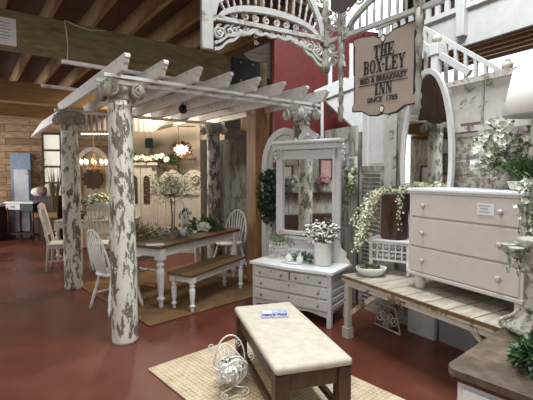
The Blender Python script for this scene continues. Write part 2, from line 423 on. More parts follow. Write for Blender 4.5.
# beam fittings
nb = uw(0, .83 - .012)
o = single('paper_notice', B((0, 0, 0), (.24, .006, .26)), PAPER, 'printed paper notice pinned on the green timber beam', 'notice', uw(-.85, .825, 2.985), ANG)
for k in range(6):
    obj('text_line', B((0, -.005, .08 - k * .03), (.14 - .03 * (k % 2), .003, .008)), INKG, o)
m = MB(); m.box((0, 0, 0), (.46, .02, .36)); 
o = single('steel_plate', m, BLACK, 'black bolted steel plate on the right end of the timber beam', 'bracket', uw(1.98, .82, 3.01), ANG)
bm_ = MB()
for x in (-.1, .1):
    for z in (-.12, .12): bm_.lathe([(.016, 0), (.016, .015)], (x, -.01, z), 6, Matrix.Rotation(PI / 2, 3, 'X'))
obj('bolt', bm_, KNOB, o)
pts = [spot(80, 21, 4.2), spot(81.5, 30, 4.25), spot(82.5, 45, 4.3), spot(82, 60, 4.33)]
p = uw(-.28, .81)
m = MB().tube([uw(-.30, .80, 3.20), uw(-.285, .80, 3.1), uw(-.275, .80, 2.95), uw(-.285, .80, 2.79)], .006)
m.tube([uw(-.30, .80, 3.20), uw(-.2, .80, 3.17), uw(-.05, .80, 3.15), uw(.12, .80, 3.18)], .006)
single('beam_cord', m, CREAM, 'thin pale cord hanging down the face of the green beam', 'cord')
# ribbed tin awning behind the pergola
m = MB(); n_ = 44; top = []; bot = []
for i in range(n_ + 1):
    x = 2.1 * i / n_; y = .02 * (i % 2); hh = 0 if x < 1.6 else (x - 1.6) * .9
    top.append(m.v((x, y, .42))); bot.append(m.v((x, y + .02, -.03 + hh * .9)))
for i in range(n_): m.f([top[i], top[i + 1], bot[i + 1], bot[i]])
m.box((1.05, .04, .40), (2.1, .03, .03))
p = spot(66, 130, 7.6)
single('tin_awning', m, CORR, 'ribbed grey metal awning hanging behind the front column', 'awning', (p.x, p.y, p.z + .03), R(10))

# ------------------------------------------------------------------ rugs
def rug(w, l, fringe):
    m = MB(); m.box((0, 0, .008), (w, l, .014), bev=.004)
    return m
RA = R(42)
single('jute_rug', rug(1.15, 2.2, 1), JUTE, 'pale natural jute rug under the cushioned bench', 'rug', (.188, 2.761, 0), RA)
single('flat_rug', rug(2.4, 2.2, 0), BROWNRUG, 'flat brown rug under the dining table', 'rug', (-1.133, 5.76, 0), R(44))

# ------------------------------------------------------------------ turned legs
def turned(h, r, top=.12):
    """square block on top, vase turning, small foot"""
    m = MB(); m.box((0, 0, h - top / 2), (r * 2, r * 2, top), bev=.004); q = h - top
    m.lathe([(r * .5, 0), (r * .62, q * .02), (r * .55, q * .10), (r * .62, q * .14), (r * .95, q * .17), (r * .98, q * .21), (r * .6, q * .24), (r * .62, q * .27),
             (r * .85, q * .50), (r * .95, q * .72), (r * .9, q * .80), (r * .6, q * .85), (r * .95, q * .89), (r * .95, q * .92), (r * .62, q * .95), (r * .8, q)], n=16)
    return m
def legs(root, xs, ys, h, r, mat, top=.12, z=0):
    for x in xs:
        for y in ys:
            o = obj('leg', turned(h, r, top), mat, root); o.location = (x, y, z)
tab = thing('dining_table', 'long farmhouse dining table with brown plank top and white turned legs', 'table', (-1.197, 5.581, .016), R(-28))
m = MB()
for i in range(5): m.box((-.335 + i * .1675, 0, .735), (.166, 1.79, .035), bev=.004)
obj('tabletop', m, DARKTOP, tab); m = MB()
for x in (-.36, .36): m.box((x, 0, .665), (.03, 1.6, .10))
for y in (-.82, .82): m.box((0, y, .665), (.72, .03, .10))
obj('apron', m, WHITE, tab); legs(tab, (-.36, .36), (-.81, .81), .716, .048, WHITE, .14)
ben = thing('dining_bench', 'white bench with brown plank seat beside the dining table', 'bench', (-.73, 5.1, .016), R(-27.5))
m = MB()
for x in (-.09, .09): m.box((x, 0, .43), (.178, 1.22, .03), bev=.004)
obj('seat', m, DARKTOP, ben); m = MB()
for x in (-.13, .13): m.box((x, 0, .375), (.022, 1.1, .08))
for y in (-.53, .53): m.box((0, y, .375), (.26, .022, .08))
obj('apron', m, WHITE, ben); legs(ben, (-.135, .135), (-.54, .54), .415, .036, WHITE, .08)

# ------------------------------------------------------------------ chairs (front faces +x)
def windsor(label, loc, rz):
    t = thing('windsor_chair', label, 'chair', loc, rz, 'white spindle-back chairs')
    s = MB().lathe([(.17, .425), (.215, .432), (.225, .45), (.215, .465), (.19, .462), (.1, .452)], n=24, sx=1.0, sy=1.02)
    obj('seat', s, WHITE, t)
    for sx in (-1, 1):
        for sy in (-1, 1):
            a = Vector((sx * .13, sy * .13, .43)); b = Vector((sx * .22, sy * .22, 0)); d = b - a
            obj('leg', MB().tube([a, a + d * .15, a + d * .3, a + d * .38, a + d * .45, a + d * .6, a + d * .75, a + d * .8, b], [.012, .015, .021, .013, .02, .021, .014, .02, .011], 8), WHITE, t)
    m = MB().tube([(.175, .175, .2), (-.175, .175, .2)], .01).tube([(.175, -.175, .2), (-.175, -.175, .2)], .01).tube([(0, .175, .2), (0, -.175, .2)], .01)
    obj('stretcher', m, WHITE, t)
    hoop = []
    for i in range(21):
        a = PI * i / 20; y = .215 * math.cos(a); zz = math.sin(a) ** .7 if 0 < i < 20 else 0
        hoop.append(Vector((-.165 - .12 * zz, y * (1 + .0 * zz), .455 + .52 * zz)))
    obj('back_hoop', MB().tube(hoop, .014, 8), WHITE, t)
    for k in range(7):
        y = -.15 + .05 * k; zt = math.sqrt(max(0, 1 - (y * 1.05 / .2) ** 2)) ** .7
        obj('spindle', MB().tube([(-.175, y * .75, .455), (-.175 - .06 * zt, y * .9, .455 + .26 * zt), (-.165 - .12 * zt, y * 1.05, .455 + .52 * zt)], [.008, .011, .006], 6), WHITE, t)
    return t
w1 = windsor('white spindle-back chair between the two front peeling columns', (-1.80, 4.72, .0), R(50))
dup(w1, (-.63, 6.66, .016), R(-118), 'white spindle-back chair at the far end of the dining table, beside the grey doors')
def slatchair(label, loc, rz, solid=False):
    t = thing('dining_chair', label, 'chair', loc, rz, 'cream and beige dining chairs')
    obj('seat', B((0, 0, .45), (.44, .44, .035), bev=.012), CHAIRP, t)
    for sy in (-1, 1):
        obj('leg', MB().bar((.19, sy * .19, 0), (.19, sy * .19, .44), .035), CHAIRP, t)
        obj('leg', MB().tube([(-.24, sy * .19, 0), (-.2, sy * .19, .4), (-.2, sy * .19, .5), (-.26, sy * .19, .8), (-.33, sy * .18, 1.1)], [.018, .022, .022, .02, .016], 6), CHAIRP, t)
    obj('stretcher', MB().bar((0.19, .19, .18), (-.22, .19, .18), .02).bar((.19, -.19, .18), (-.22, -.19, .18), .02).bar((0, .19, .18), (0, -.19, .18), .02), CHAIRP, t)
    obj('seat_rail', B((0, 0, .41), (.38, .38, .05)), CHAIRP, t)
    if solid:
        out = arc(0, .82, .2, .2, 0, 360, 24)
        o = obj('back_panel', MB().prism(out[:-1], .03, Matrix.Rotation(PI / 2, 4, 'Z')), CHAIRP, t); o.location = (-.255, 0, 0)
    else:
        out = [(-.2, 1.02)] + [(-.2 + .4 * i / 10, 1.09 + .05 * math.sin(PI * i / 10)) for i in range(11)] + [(.2, 1.02)]
        o = obj('crest_rail', MB().prism(out, .025, Matrix.Rotation(PI / 2, 4, 'Z')), CHAIRP, t); o.location = (-.32, 0, 0)
        obj('lower_rail', MB().bar((-.24, -.19, .62), (-.24, .19, .62), .02, .05), CHAIRP, t)
        for k in range(5): obj('back_slat', MB().bar((-.24, -.13 + .065 * k, .62), (-.32, -.13 + .065 * k, 1.04), .035, .012), CHAIRP, t)
    return t
c1 = slatchair('cream high-back chair seen side-on, left of the back column', (-3.45, 6.75, 0), R(17))
dup(c1, (-2.72, 6.75, 0), R(95), 'cream high-back slatted chair seen from behind, between the two peeling columns')
slatchair('beige round-backed chair at the far side of the dining table', (-1.86, 5.72, .016), R(-28), True)

# second table with flowers, chandelier over it
t2 = thing('side_dining_table', 'greyish wooden table behind the back column, set with a flower arrangement', 'table', (-3.25, 7.75, 0), R(5))
obj('tabletop', B((0, 0, .74), (1.4, .8, .04), bev=.006), WEATHER, t2); obj('apron', B((0, 0, .67), (1.36, .8, .09)), CREAM, t2)
legs(t2, (-.64, .64), (-.36, .36), .72, .045, CREAM, .14)
a2 = thing('flower_arrangement', 'bushy arrangement of pale flowers and greens on the table behind the columns', 'flowers', (-3.2, 7.65, .76))
obj('vase', MB().lathe([(.06, 0), (.08, .08), (.06, .16), (.07, .2)], n=12), CERAM, a2)
obj('foliage', MB().leaves((0, 0, .32), (.3, .25, .17), 260, .09, .035, .3), SAGE, a2)
obj('blossom', MB().blossoms((0, 0, .34), (.32, .27, .19), 70, .035), PETALY, a2)
b2 = thing('potted_plant', 'small dark green plant low beside the back column', 'plant', (-3.55, 7.6, .76))
obj('pot', MB().lathe([(.05, 0), (.07, .1)], n=12), RUST, b2); obj('foliage', MB().leaves((0, 0, .2), (.14, .14, .14), 110, .08, .03), OLIVE, b2)
ch = thing('chandelier', 'lit gilt chandelier with candle bulbs glowing between the two peeling columns', 'chandelier', spot(94, 166, 7.7))
obj('ring', MB().tube([(.23 * math.cos(i * PI / 8), .23 * math.sin(i * PI / 8), 0) for i in range(16)], .012, 6, True), PINE, ch)
obj('chain', MB().tube([(0, 0, 0), (0, 0, 1.2)], .008), PINE, ch)
obj('hub', MB().lathe([(.01, -.12), (.05, -.06), (.03, 0), (.02, .25)], n=10), PINE, ch)
for k in range(10):
    a = k * PI / 5; x, y = .23 * math.cos(a), .23 * math.sin(a)
    obj('arm', MB().tube([(0, 0, -.03), (x * .5, y * .5, -.07), (x, y, 0)], .006), PINE, ch)
    c = obj('candle', MB().lathe([(.012, 0), (.012, .05)], (x, y, 0), 8), CERAM, ch)
    obj('bulb', MB().lathe([(.008, .05), (.022, .07), (.016, .10), (.003, .13)], (x, y, 0), 8), BULB, c)
m = MB().tube([(i * .06, 0, .02 * math.sin(i)) for i in range(13)], .004)
sl = thing('string_lights', 'short string of white bulbs along the lintel behind the columns', 'lights', spot(82, 133, 8.8))
obj('wire', m, BLACK, sl)
for i in range(11): obj('bulb', MB().ball((i * .062, 0, -.02), .022, 6), WHITEBULB, sl)
single('lintel_board', B((0, 0, 0), (1.6, .06, .22)), PINE, 'orange brown board above the string of bulbs', 'board', spot(88, 124, 8.95))
af = thing('arched_screen', 'pale arched frame standing behind the lit chandelier', 'frame', spot(93, 165, 8.6) - Vector((0, 0, 1.79)))
o1 = [(.36, 0)] + arc(0, 1.75, .36, .42, 0, 180, 16) + [(-.36, 0)]; i1 = [(.27, 0)] + arc(0, 1.75, .27, .33, 0, 180, 16) + [(-.27, 0)]
obj('frame', MB().band(i1, o1, .05), CREAM, af); obj('back_board', MB().prism([(-.27, 0), (.27, 0)] + arc(0, 1.75, .27, .33, 0, 180, 16), .02, Matrix.Translation((0, .03, 0))), PANEL, af)
p = spot(93, 179, 8.52); m = MB()
out = [((.21 + .02 * math.cos(12 * a)) * math.cos(a), (.21 + .02 * math.cos(12 * a)) * math.sin(a)) for a in [2 * PI * i / 72 for i in range(72)]]
m.prism(out, .03)
single('scalloped_tray', m, DARKWOOD, 'dark scalloped round tray hanging in front of the arched frame', 'tray', p)

# ------------------------------------------------------------------ back centre: panels, cabinet, flowers
pw = thing('panelled_screen', 'tall cream panelled screen behind the dining table', 'screen', (-2.1, 8.75, 0), R(0))
obj('board', B((-.05, 0, 1.38), (2.5, .06, 2.76)), PANEL, pw)
for x in (-1.05, -.45, .15, .62, 1.15): obj('stile', B((x, -.05, 1.38), (.09, .05, 2.76)), PANEL, pw)
for z in (2.7, 2.0, 1.2): obj('rail', B((-.05, -.045, z), (2.5, .04, .09)), PANEL, pw)
single('sloping_board', MB().bar(spot(157, 129, 8.3), spot(206, 117, 7.8), .05, .05), CREAM, 'pale sloping rail above the round lit lamp', 'rail')
cb = thing('arched_door_cabinet', 'cream cupboard with two small arched windows, right of the front column', 'cabinet', (-2.55, 8.25, 0), 0)
obj('body', B((0, .1, .9), (.62, .4, 1.8)), CREAM, cb); obj('cornice', B((0, .08, 1.82), (.7, .48, .06), bev=.01), CREAM, cb)
for x in (-.13, .12):
    d = obj('door', B((x, -.115, .95), (.23, .03, 1.6)), CREAM, cb)
    obj('arched_window', MB().prism([(x - .065, 1.02), (x + .065, 1.02)] + arc(x, 1.5, .065, .09, 0, 180, 8), .012, Matrix.Translation((0, -.135, 0))), DARKWOOD, d)
fl = thing('rose_garland', 'garland of cream roses on top of the arched-window cupboard', 'flowers', (-2.42, 8.2, 1.86))
obj('foliage', MB().leaves((0, 0, .06), (.42, .12, .1), 150, .09, .035), GREEN, fl)
for k in range(9):
    x = -.4 + .1 * k; m = MB(); c = Vector((x, -.06, .09 + random.uniform(-.05, .06)))
    m.ball(c, .065, 8); m.flower(c + Vector((0, -.03, 0)), (0, -1, .2), .07, 7)
    obj('rose', m, PETALY if k % 3 else PETAL, fl)
single('picture_block', B((0, 0, 0), (.16, .03, .2)), TEAL, 'small dark square picture hung above the rose garland', 'picture', spot(149, 143, 8.62))
gx = thing('boxwood_planter', 'square clipped green plant in a grey box, beside the rose garland', 'plant', (-1.98, 8.45, 0))
obj('pedestal', B((-.2, 0, .88), (.42, .34, 1.76)), WEATHER, gx); obj('foliage', MB().leaves((0, 0, 1.9), (.15, .13, .13), 260, .05, .03, .2), GREEN, gx)
obj('pot', B((0, -.02, 1.73), (.26, .2, .14)), DARKTOP, gx)
rl = thing('round_wall_lamp', 'glowing round lamp ringed with autumn flowers on the cream screen', 'lamp', spot(182, 150, 8.5))
obj('globe', MB().lathe([(.17, -.03), (.18, 0), (.15, .05), (.08, .08)], (0, 0, 0), 24, Matrix.Rotation(PI / 2, 3, 'X') @ Matrix.Diagonal((1, .8, 1))), LAMPG, rl)
m = MB()
for k in range(16):
    a = k * PI / 8; m.blossoms((.19 * math.cos(a), -.10, .14 * math.sin(a)), (.04, .03, .03), 4, .045, .2)
obj('flower_ring', m, ROSEBROWN, rl)
m = MB()
for k in range(12): m.leaves((.21 * math.cos(k * .52), -.09, .15 * math.sin(k * .52)), (.05, .04, .04), 8, .07, .03, .2)
obj('leaf_ring', m, OLIVE, rl)
hb = thing('carved_headboard', 'carved cream headboard with scrolled top behind the blossom tree', 'headboard', spot(183, 200, 8.2) * 1 - Vector((0, 0, spot(183, 200, 8.2).z)), 0)
out = [(-.55, 0), (.55, 0), (.55, 1.35)] + [(.55 - 1.1 * i / 20, 1.45 + .17 * abs(math.sin(2 * PI * i / 20)) + .12 * math.sin(PI * i / 20)) for i in range(21)] + [(-.55, 1.35)]
obj('panel', MB().prism(out, .06), CREAM, hb)
for sx in (-1, 1): obj('scroll', MB().spiral((sx * .27, -.04, 1.5), .11, 1.6, .02, start=0, sgn=sx), CREAM, hb)
obj('inner_frame', MB().band([(-.35, .5), (.35, .5), (.35, 1.2), (-.35, 1.2)], [(-.4, .45), (.4, .45), (.4, 1.25), (-.4, 1.25)], .03, Matrix.Translation((0, -.04, 0)), True), CREAM, hb)
def panel_door(name, label, loc, rz, w, h, mat, rows=((.12, .42), (.5, .92)), t=.04, cat='door', rx=0):
    o = thing(name, label, cat, loc, rz, {'old_door': 'old doors behind the dining table', 'small_cupboard_door': 'doors leaning under the plank table'}.get(name), rx)
    m = MB(); st = .1 * w / .7 + .02
    m.box((-w / 2 + st / 2, 0, h / 2), (st, t, h)); m.box((w / 2 - st / 2, 0, h / 2), (st, t, h))
    prev = 0
    for a, b in list(rows) + [(1, 1)]: m.box((0, 0, (prev + a) * h / 2), (w - st, t * .96, (a - prev) * h)); prev = b
    obj('frame', m, mat, o)
    for a, b in rows:
        q = MB(); q.box((0, 0, (a + b) * h / 2), (w - 1.8 * st, t * .4, (b - a) * h)); q.box((0, 0, (a + b) * h / 2), (w - 3 * st, t * .8, (b - a) * h - st), bev=.01)
        obj('panel', q, mat, o)
    return o
panel_door('old_door', 'tall weathered grey-green door, left of the two behind the far spindle-back chair', spot(214, 170, 7.5) * 1 - Vector((0, 0, spot(214, 170, 7.5).z)), R(8), .5, 2.25, GREYDOOR)
panel_door('old_door', 'weathered grey-green door next to the brown timber post', (-.52, 7.45, 0), R(8), .56, 2.25, GREYDOOR)

# ------------------------------------------------------------------ things on the dining table
tz = .77
g = thing('greenery_garland', 'mossy brown-green garland heaped on the near end of the dining table', 'garland', (-1.62, 5.15, tz))
obj('foliage', MB().leaves((0, 0, .05), (.34, .2, .13), 520, .07, .014, .1).leaves((.1, .1, .05), (.4, .15, .08), 150, .06, .012, .1), OLIVE, g)
obj('foliage', MB().leaves((0.05, .05, .07), (.33, .2, .13), 70, .06, .02, .5), SAGE, g)
g = thing('ivy_garland', 'dark green leafy garland with a white bloom on the far end of the table', 'garland', (-.92, 5.98, tz))
obj('foliage', MB().leaves((0, 0, .06), (.3, .14, .1), 240, .09, .05, .2), GREEN, g)
m = MB().ball((-.02, -.1, .06), .085, 10, (1.1, 1, .8)); m.blossoms((-.02, -.1, .06), (.1, .09, .07), 30, .05)
obj('bloom', m, PETAL, g)
def ballpot(label, loc, r):
    o = thing('white_pumpkin', label, 'decoration', loc, 0, 'white pumpkins on the dining table')
    m = MB()
    for k in range(8): a = k * PI / 4; m.ball((r * .45 * math.cos(a), r * .45 * math.sin(a), r * .62), r * .62, 8, (.8, .8, 1))
    obj('body', m, CHALK, o); obj('stem', MB().tube([(0, 0, r), (.01, 0, r * 1.5)], .008), TWIG, o)
ballpot('white pumpkin beside the blossom tree on the dining table', (-1.38, 5.48, tz), .07)
ballpot('small white pumpkin right of the striped vase on the table', (-1.02, 5.62, tz), .04)
v = thing('candle_vase', 'glass pedestal vase with a white and green bouquet at the middle of the table', 'vase', (-1.2, 5.86, tz))
obj('glass', MB().lathe([(.06, 0), (.015, .02), (.012, .1), (.05, .14), (.06, .2), (.05, .22)], n=14), CERAM, v)
obj('foliage', MB().leaves((0, 0, .26), (.08, .08, .06), 60, .06, .025, .3), GREEN, v); obj('blossom', MB().blossoms((0, 0, .27), (.09, .08, .07), 24, .04), PETAL, v)
v = thing('leafy_jug', 'small woven jug with broad striped leaves on the dining table', 'jug', (-1.13, 5.42, tz))
obj('jug', MB().lathe([(.04, 0), (.06, .05), (.05, .1), (.04, .12)], n=12), CHALK, v); obj('leaf', MB().leaves((-.05, 0, .1), (.1, .06, .05), 26, .15, .045, .3), SAGE, v)
single('paper_card', B((0, 0, .002), (.2, .14, .004)), PAPER, 'white paper card lying at the near corner of the dining table', 'card', (-1.33, 4.73, tz), R(20))
tr = thing('blossom_tree', 'small leafy blossom tree with twiggy crown rising from the dining table', 'tree', (-1.36, 5.7, tz))
m = MB().tube([(0, 0, 0), (.01, 0, .25), (-.01, 0, .56)], .011).tube([(.03, 0, 0), (.04, 0, .25), (.05, .02, .56)], .008); f = MB(); fl_ = MB()
for k in range(15):
    a = 2.4 * k; e = random.uniform(0, 1.3); L_ = random.uniform(.25, .42); d = Vector((math.cos(a) * math.cos(e), math.sin(a) * math.cos(e), math.sin(e)))
    s0 = Vector((0, 0, .54)); mid = s0 + d * L_ * .5 + Vector([random.uniform(-.05, .05) for _ in range(3)])
    m.tube([s0, mid, s0 + d * L_], [.005, .004, .002], 4)
f.leaves((0, 0, .68), (.44, .38, .30), 950, .045, .015, .12, .6); fl_.blossoms((0, 0, .68), (.44, .38, .30), 300, .018, .15)
obj('trunk', m, TWIG, tr); obj('foliage', f, PALESAGE, tr); obj('blossom', fl_, PETALY, tr)

# ------------------------------------------------------------------ cushioned bench, magazine, cradle
cbn = thing('cushioned_bench', 'dark wooden bench with cream calico seat pad on the jute rug', 'bench', (.13, 2.89, .015), R(16.5))
m = MB().box((0, 0, .432), (.51, 1.16, .055))
bmesh.ops.bevel(m.bm, geom=list(m.bm.edges), offset=.025, segments=5, profile=.5, affect='EDGES')
for f_ in m.bm.faces: f_.smooth = True
obj('cushion', m, CUSHION, cbn)
m = MB()
for x in (-.215, .215): m.box((x, 0, .35), (.03, 1.04, .105))
for y in (-.535, .535): m.box((0, y, .35), (.42, .03, .105))
obj('apron', m, DARKWOOD, cbn)
for x in (-.205, .205):
    for y in (-.525, .525): obj('leg', B((x, y, .2), (.085, .085, .405), bev=.004), DARKWOOD, cbn)
obj('stretcher', B((.205, 0, .1), (.03, .98, .045)), DARKWOOD, cbn); obj('stretcher', B((-.205, 0, .1), (.03, .98, .045)), DARKWOOD, cbn)
def text_mesh(s, size, ext=.001, off=0):
    cu = bpy.data.curves.new('txt', 'FONT'); cu.body = s; cu.size = size; cu.extrude = ext; cu.offset = off; cu.align_x = 'CENTER'; cu.align_y = 'CENTER'; cu.resolution_u = 4
    ob = bpy.data.objects.new('txt', cu); C.objects.link(ob); dg = bpy.context.evaluated_depsgraph_get()
    me = bpy.data.meshes.new_from_object(ob.evaluated_get(dg)); bpy.data.objects.remove(ob); bpy.data.curves.remove(cu); return me
def text_obj(name, s, size, mat, parent, loc, rot, sx=1, ext=.001, off=0):
    me = text_mesh(s, size, ext, off); me.name = name; me.materials.clear(); me.materials.append(mat)
    o = bpy.data.objects.new(name, me); C.objects.link(o); o.parent = parent; o.location = loc; o.rotation_euler = rot; o.scale = (sx, 1, 1); return o
p = spot(274, 314, 3.18)
mg = thing('magazine', 'small blue and white magazine lying on the cream seat pad', 'magazine', (.062, 3.17, .476), R(6))
obj('cover', B((0, 0, .005), (.215, .165, .01), bev=.001), MAG, mg); obj('pale_band', B((-.055, .02, .0105), (.075, .08, .001)), CHALK, mg)
text_obj('title', 'Here In Hand', .075, MAGINK, mg, (0, -.035, .0118), (0, 0, 0), .47, .0004, .003)
# wire cradle
cr = thing('wire_cradle', 'white scrolled wire cradle basket standing on the jute rug by the bench', 'basket', (-.262, 2.84, .016), R(24))
m = MB(); rim = []
for i in range(24):
    a = 2 * PI * i / 24; rim.append((.12 * math.cos(a), .15 * math.sin(a), .20 + .10 * abs(math.sin(a)) ** 3))
m.tube(rim, .006, 6, True)
for i in range(0, 24, 1):
    p = Vector(rim[i]); m.tube([p, Vector((p.x * .95, p.y * .9, .15)), Vector((p.x * .55, p.y * .6, .09)), Vector((p.x * .1, p.y * .3, .075))], .0028, 5)
obj('basket', m, CHALK, cr)
m = MB().tube([(.0, .15 * math.cos(a), .30 + .12 * math.sin(a)) if 0 else (.12 * math.cos(a), .02, .2 + .215 * math.sin(a)) for a in [PI * i / 16 for i in range(17)]], .006, 6)
obj('handle', m, CHALK, cr)
for sy in (-1, 1):
    m = MB()
    for sx in (-1, 1):
        m.spiral((sx * .075, sy * .1, .034), .034, 1.3, .005, start=PI / 2, sgn=-sx)
        m.spiral((sx * .105, sy * .13, .30), .03, 1.2, .004, start=-PI / 2, sgn=sx)
        m.tube([(sx * .075, sy * .1, .068), (sx * .03, sy * .09, .075), (0, sy * .07, .08)], .005)
    m.tube([(-.075, sy * .1, .005), (0, sy * .1, .02), (.075, sy * .1, .005)], .004)
    obj('rocker', m, CHALK, cr)
fb = thing('flower_bundle', 'ball of white artificial flowers inside the wire cradle', 'flowers', (-.262, 2.84, .12), R(24))
m = MB()
for c, r in (((-.03, -.04, .06), .075), ((.05, .03, .07), .062), ((0, .09, .06), .05)):
    m.ball(c, r * .9, 8); m.blossoms(c, (r, r, r), 70, .022)
obj('blossom', m, PETAL, fb); obj('leaf', MB().leaves((0, 0, .06), (.07, .08, .06), 14, .04, .02), GREEN, fb)

# ------------------------------------------------------------------ mirrored dresser
DA = R(-34); dr = thing('mirrored_dresser', 'low white painted dresser with a tall framed mirror', 'dresser', (.385, 4.535, 0), DA)
W2, D2, H2 = .98, .46, .565
def bowfront(w, d, y0, bulge, n=18):
    pts = []
    for i in range(n + 1):
        x = -w / 2 + w * i / n; s = i / n
        pts.append((x, y0 - bulge * (math.sin(PI * s) ** 2) * .6))
    return pts
f = bowfront(1.05, .5, -.265, .05); m = MB()
top = [m.v((x, y, .60)) for x, y in f] + [m.v((.525, .255, .60)), m.v((-.525, .255, .60))]
bot = [m.v((x, y, .572)) for x, y in f] + [m.v((.525, .255, .572)), m.v((-.525, .255, .572))]
m.f(top); m.f(bot[::-1]); k = len(top)
for i in range(k): m.f([bot[i], bot[(i + 1) % k], top[(i + 1) % k], top[i]])
bmesh.ops.recalc_face_normals(m.bm, faces=m.bm.faces[:])
obj('top', m, DRESSTOP, dr)
m = MB(); m.box((0, .02, .35), (.94, .40, .44))
for z in (.165, .3, .43, .545): m.box((0, -.2, z), (.95, .05, .022))
obj('case', m, DRESS, dr)
for sx in (-1, 1):
    for sy in (-1, 1): obj('leg', B((sx * .475, sy * .21 - .005, .286), (.05, .05, .572), bev=.006), DRESS, dr)
    m = MB().box((sx * .478, 0, .36), (.016, .38, .40))
    for q in range(5): m.box((sx * .486, 0, .20 + q * .08), (.014, .37, .05), bev=.004)
    obj('side_panel', m, DRESS, dr)
out = [(-.47, .155), (-.47, .125)] + [(-.45 + .9 * i / 16, .12 - .03 * math.cos(2 * PI * i / 16) ** 2 + .02) for i in range(17)] + [(.47, .125), (.47, .155)]
obj('skirt', MB().prism(out, .02, Matrix.Translation((0, -.225, 0))), DRESS, dr)
def knob(x, y, z, par, mat=KNOB, r=.013):
    return obj('knob', MB().lathe([(r * .5, 0), (r * .45, .012), (r, .018), (r, .026), (r * .5, .032)], (x, y, z), 10, Matrix.Rotation(PI / 2, 3, 'X')), mat, par)
for x, z, w, h in ((-.237, .487, .455, .10), (.237, .487, .455, .10), (0, .365, .93, .112), (0, .232, .93, .112)):
    d = obj('drawer', B((x, -.235, z), (w, .025, h), bev=.005), DRESS, dr)
    for kx in (-.36, .36) if w > .5 else (-.145, .145): knob(x + kx, -.247, z, d)
    obj('keyhole', B((x, -.249, z + .025), (.012, .004, .02)), DARKWOOD, d)
# mirror stand
MX = 0; MK = Matrix.Translation((-.03, 0, 0)) @ Matrix.Diagonal((.93, 1, 1, 1))
m = MB(); m.M = MK
for sx in (-1, 1):
    m.box((sx * .42, .22, 1.28), (.075, .045, 1.36), bev=.006)
    m.box((sx * .375, .20, 1.42), (.03, .03, 1.0), bev=.005)
m.box((0, .22, .66), (.84, .04, .09), bev=.006); m.box((0, .22, .845), (.80, .04, .035)); m.box((0, .22, .90), (.80, .045, .05), bev=.006)
m.box((0, .235, .755), (.76, .015, .15)); m.box((0, .22, 1.84), (.84, .045, .11), bev=.006); m.box((0, .2, 1.80), (.78, .02, .02))
obj('mirror_frame', m, DRESS, dr)
obj('slot', B((0, .225, .872), (.30, .02, .026)), DARKWOOD, dr)
m = MB(); m.M = MK; m.box((0, .2, 1.985), (.96, .13, .045), bev=.01); m.box((0, .2, 1.93), (.93, .10, .06), bev=.01); m.box((0, .205, 1.945), (.92, .09, .06), bev=.02); m.tube([(-.48, .15, 1.985), (.48, .15, 1.985)], .024, 10)
obj('cornice', m, DRESS, dr)
m = MB()
for k in range(13):
    x = -.16 + .32 * k / 12; hgt = .12 * (1 - abs(x) / .2) + .02; m.leaf((x * .6, .18, 2.0), (x * 2, -.1, 1), hgt + .03, .05, Vector((0, -1, 0)))
for sx in (-1, 1):
    m.spiral((sx * .09, .18, 2.035), .04, 1.3, .012, sgn=sx); m.spiral((sx * .17, .18, 2.02), .025, 1.3, .009, sgn=sx); m.tube([(sx * .05, .18, 2.03), (0, .18, 2.10)], [.02, .012])
m.ball((0, .17, 2.06), .03)
obj('carved_crest', m, DRESS, dr)
for sx in (-1, 1):
    m = MB()
    for z in (1.93, 1.86, 1.80): m.ball((sx * .44, .17, z), .022, 8); m.ball((sx * .455, .165, z - .03), .016, 6)
    obj('side_ornament', m, DRESS, dr); m = MB()
    out = [(sx * .38, .6)] + [(sx * (.40 + .10 * math.cos(i * PI / 20) + .015 * math.sin(i * 1.3)), .6 + .2 * i / 10) for i in range(11)] + [(sx * .38, .82)]
    m.prism(out, .02, Matrix.Translation((0, .22, 0)))
    obj('side_scroll', m, DRESS, dr)
mg_ = obj('mirror_glass', B((-.03, .225, 1.36), (.68, .01, .88)), MIRROR, dr)
def dl(x, y, z): # dresser-local to world
    return Matrix.Translation((.385, 4.535, 0)) @ Matrix.Rotation(DA, 4, 'Z') @ Vector((x, y, z))
v = thing('flower_pitcher', 'tall white enamel pitcher of white and brown blossoms on the dresser', 'vase', dl(.27, .03, .601), DA)
obj('pitcher', MB().lathe([(.08, 0), (.09, .01), (.09, .24), (.093, .25), (.085, .252)], n=18, sx=1.1), CERAM, v)
m = MB(); f1 = MB(); f2 = MB(); f3 = MB()
for k in range(34):
    a = random.uniform(0, 2 * PI); r_ = random.uniform(.04, .19); h_ = random.uniform(.27, .50) - r_ * .2; e_ = Vector((r_ * math.cos(a) * 1.15 - .03, r_ * math.sin(a) * .7 - .02, h_))
    m.tube([(0, 0, .18), e_ * .6 + Vector((0, 0, .1)), e_], .003, 4)
    for j in range(4): f1.flower(e_ + Vector([random.uniform(-.04, .04) for _ in range(3)]), (0, -.4, 1), .024)
    for j in range(7): f2.leaf(e_ + Vector([random.uniform(-.055, .055) for _ in range(3)]), (random.uniform(-1, 1), random.uniform(-1, 1), .3), .034, .022)
obj('stem', m, TWIG, v); obj('blossom', f1, PETAL, v); obj('bud', f2, RUST, v)
w = thing('white_tray', 'oval white tray holding glass bottles on the dresser top', 'tray', dl(-.06, -.08, .601), DA)
obj('tray', MB().lathe([(.10, 0), (.125, .004), (.135, .018), (.125, .014), (.09, .008)], n=24, sy=.6), CERAM, w)
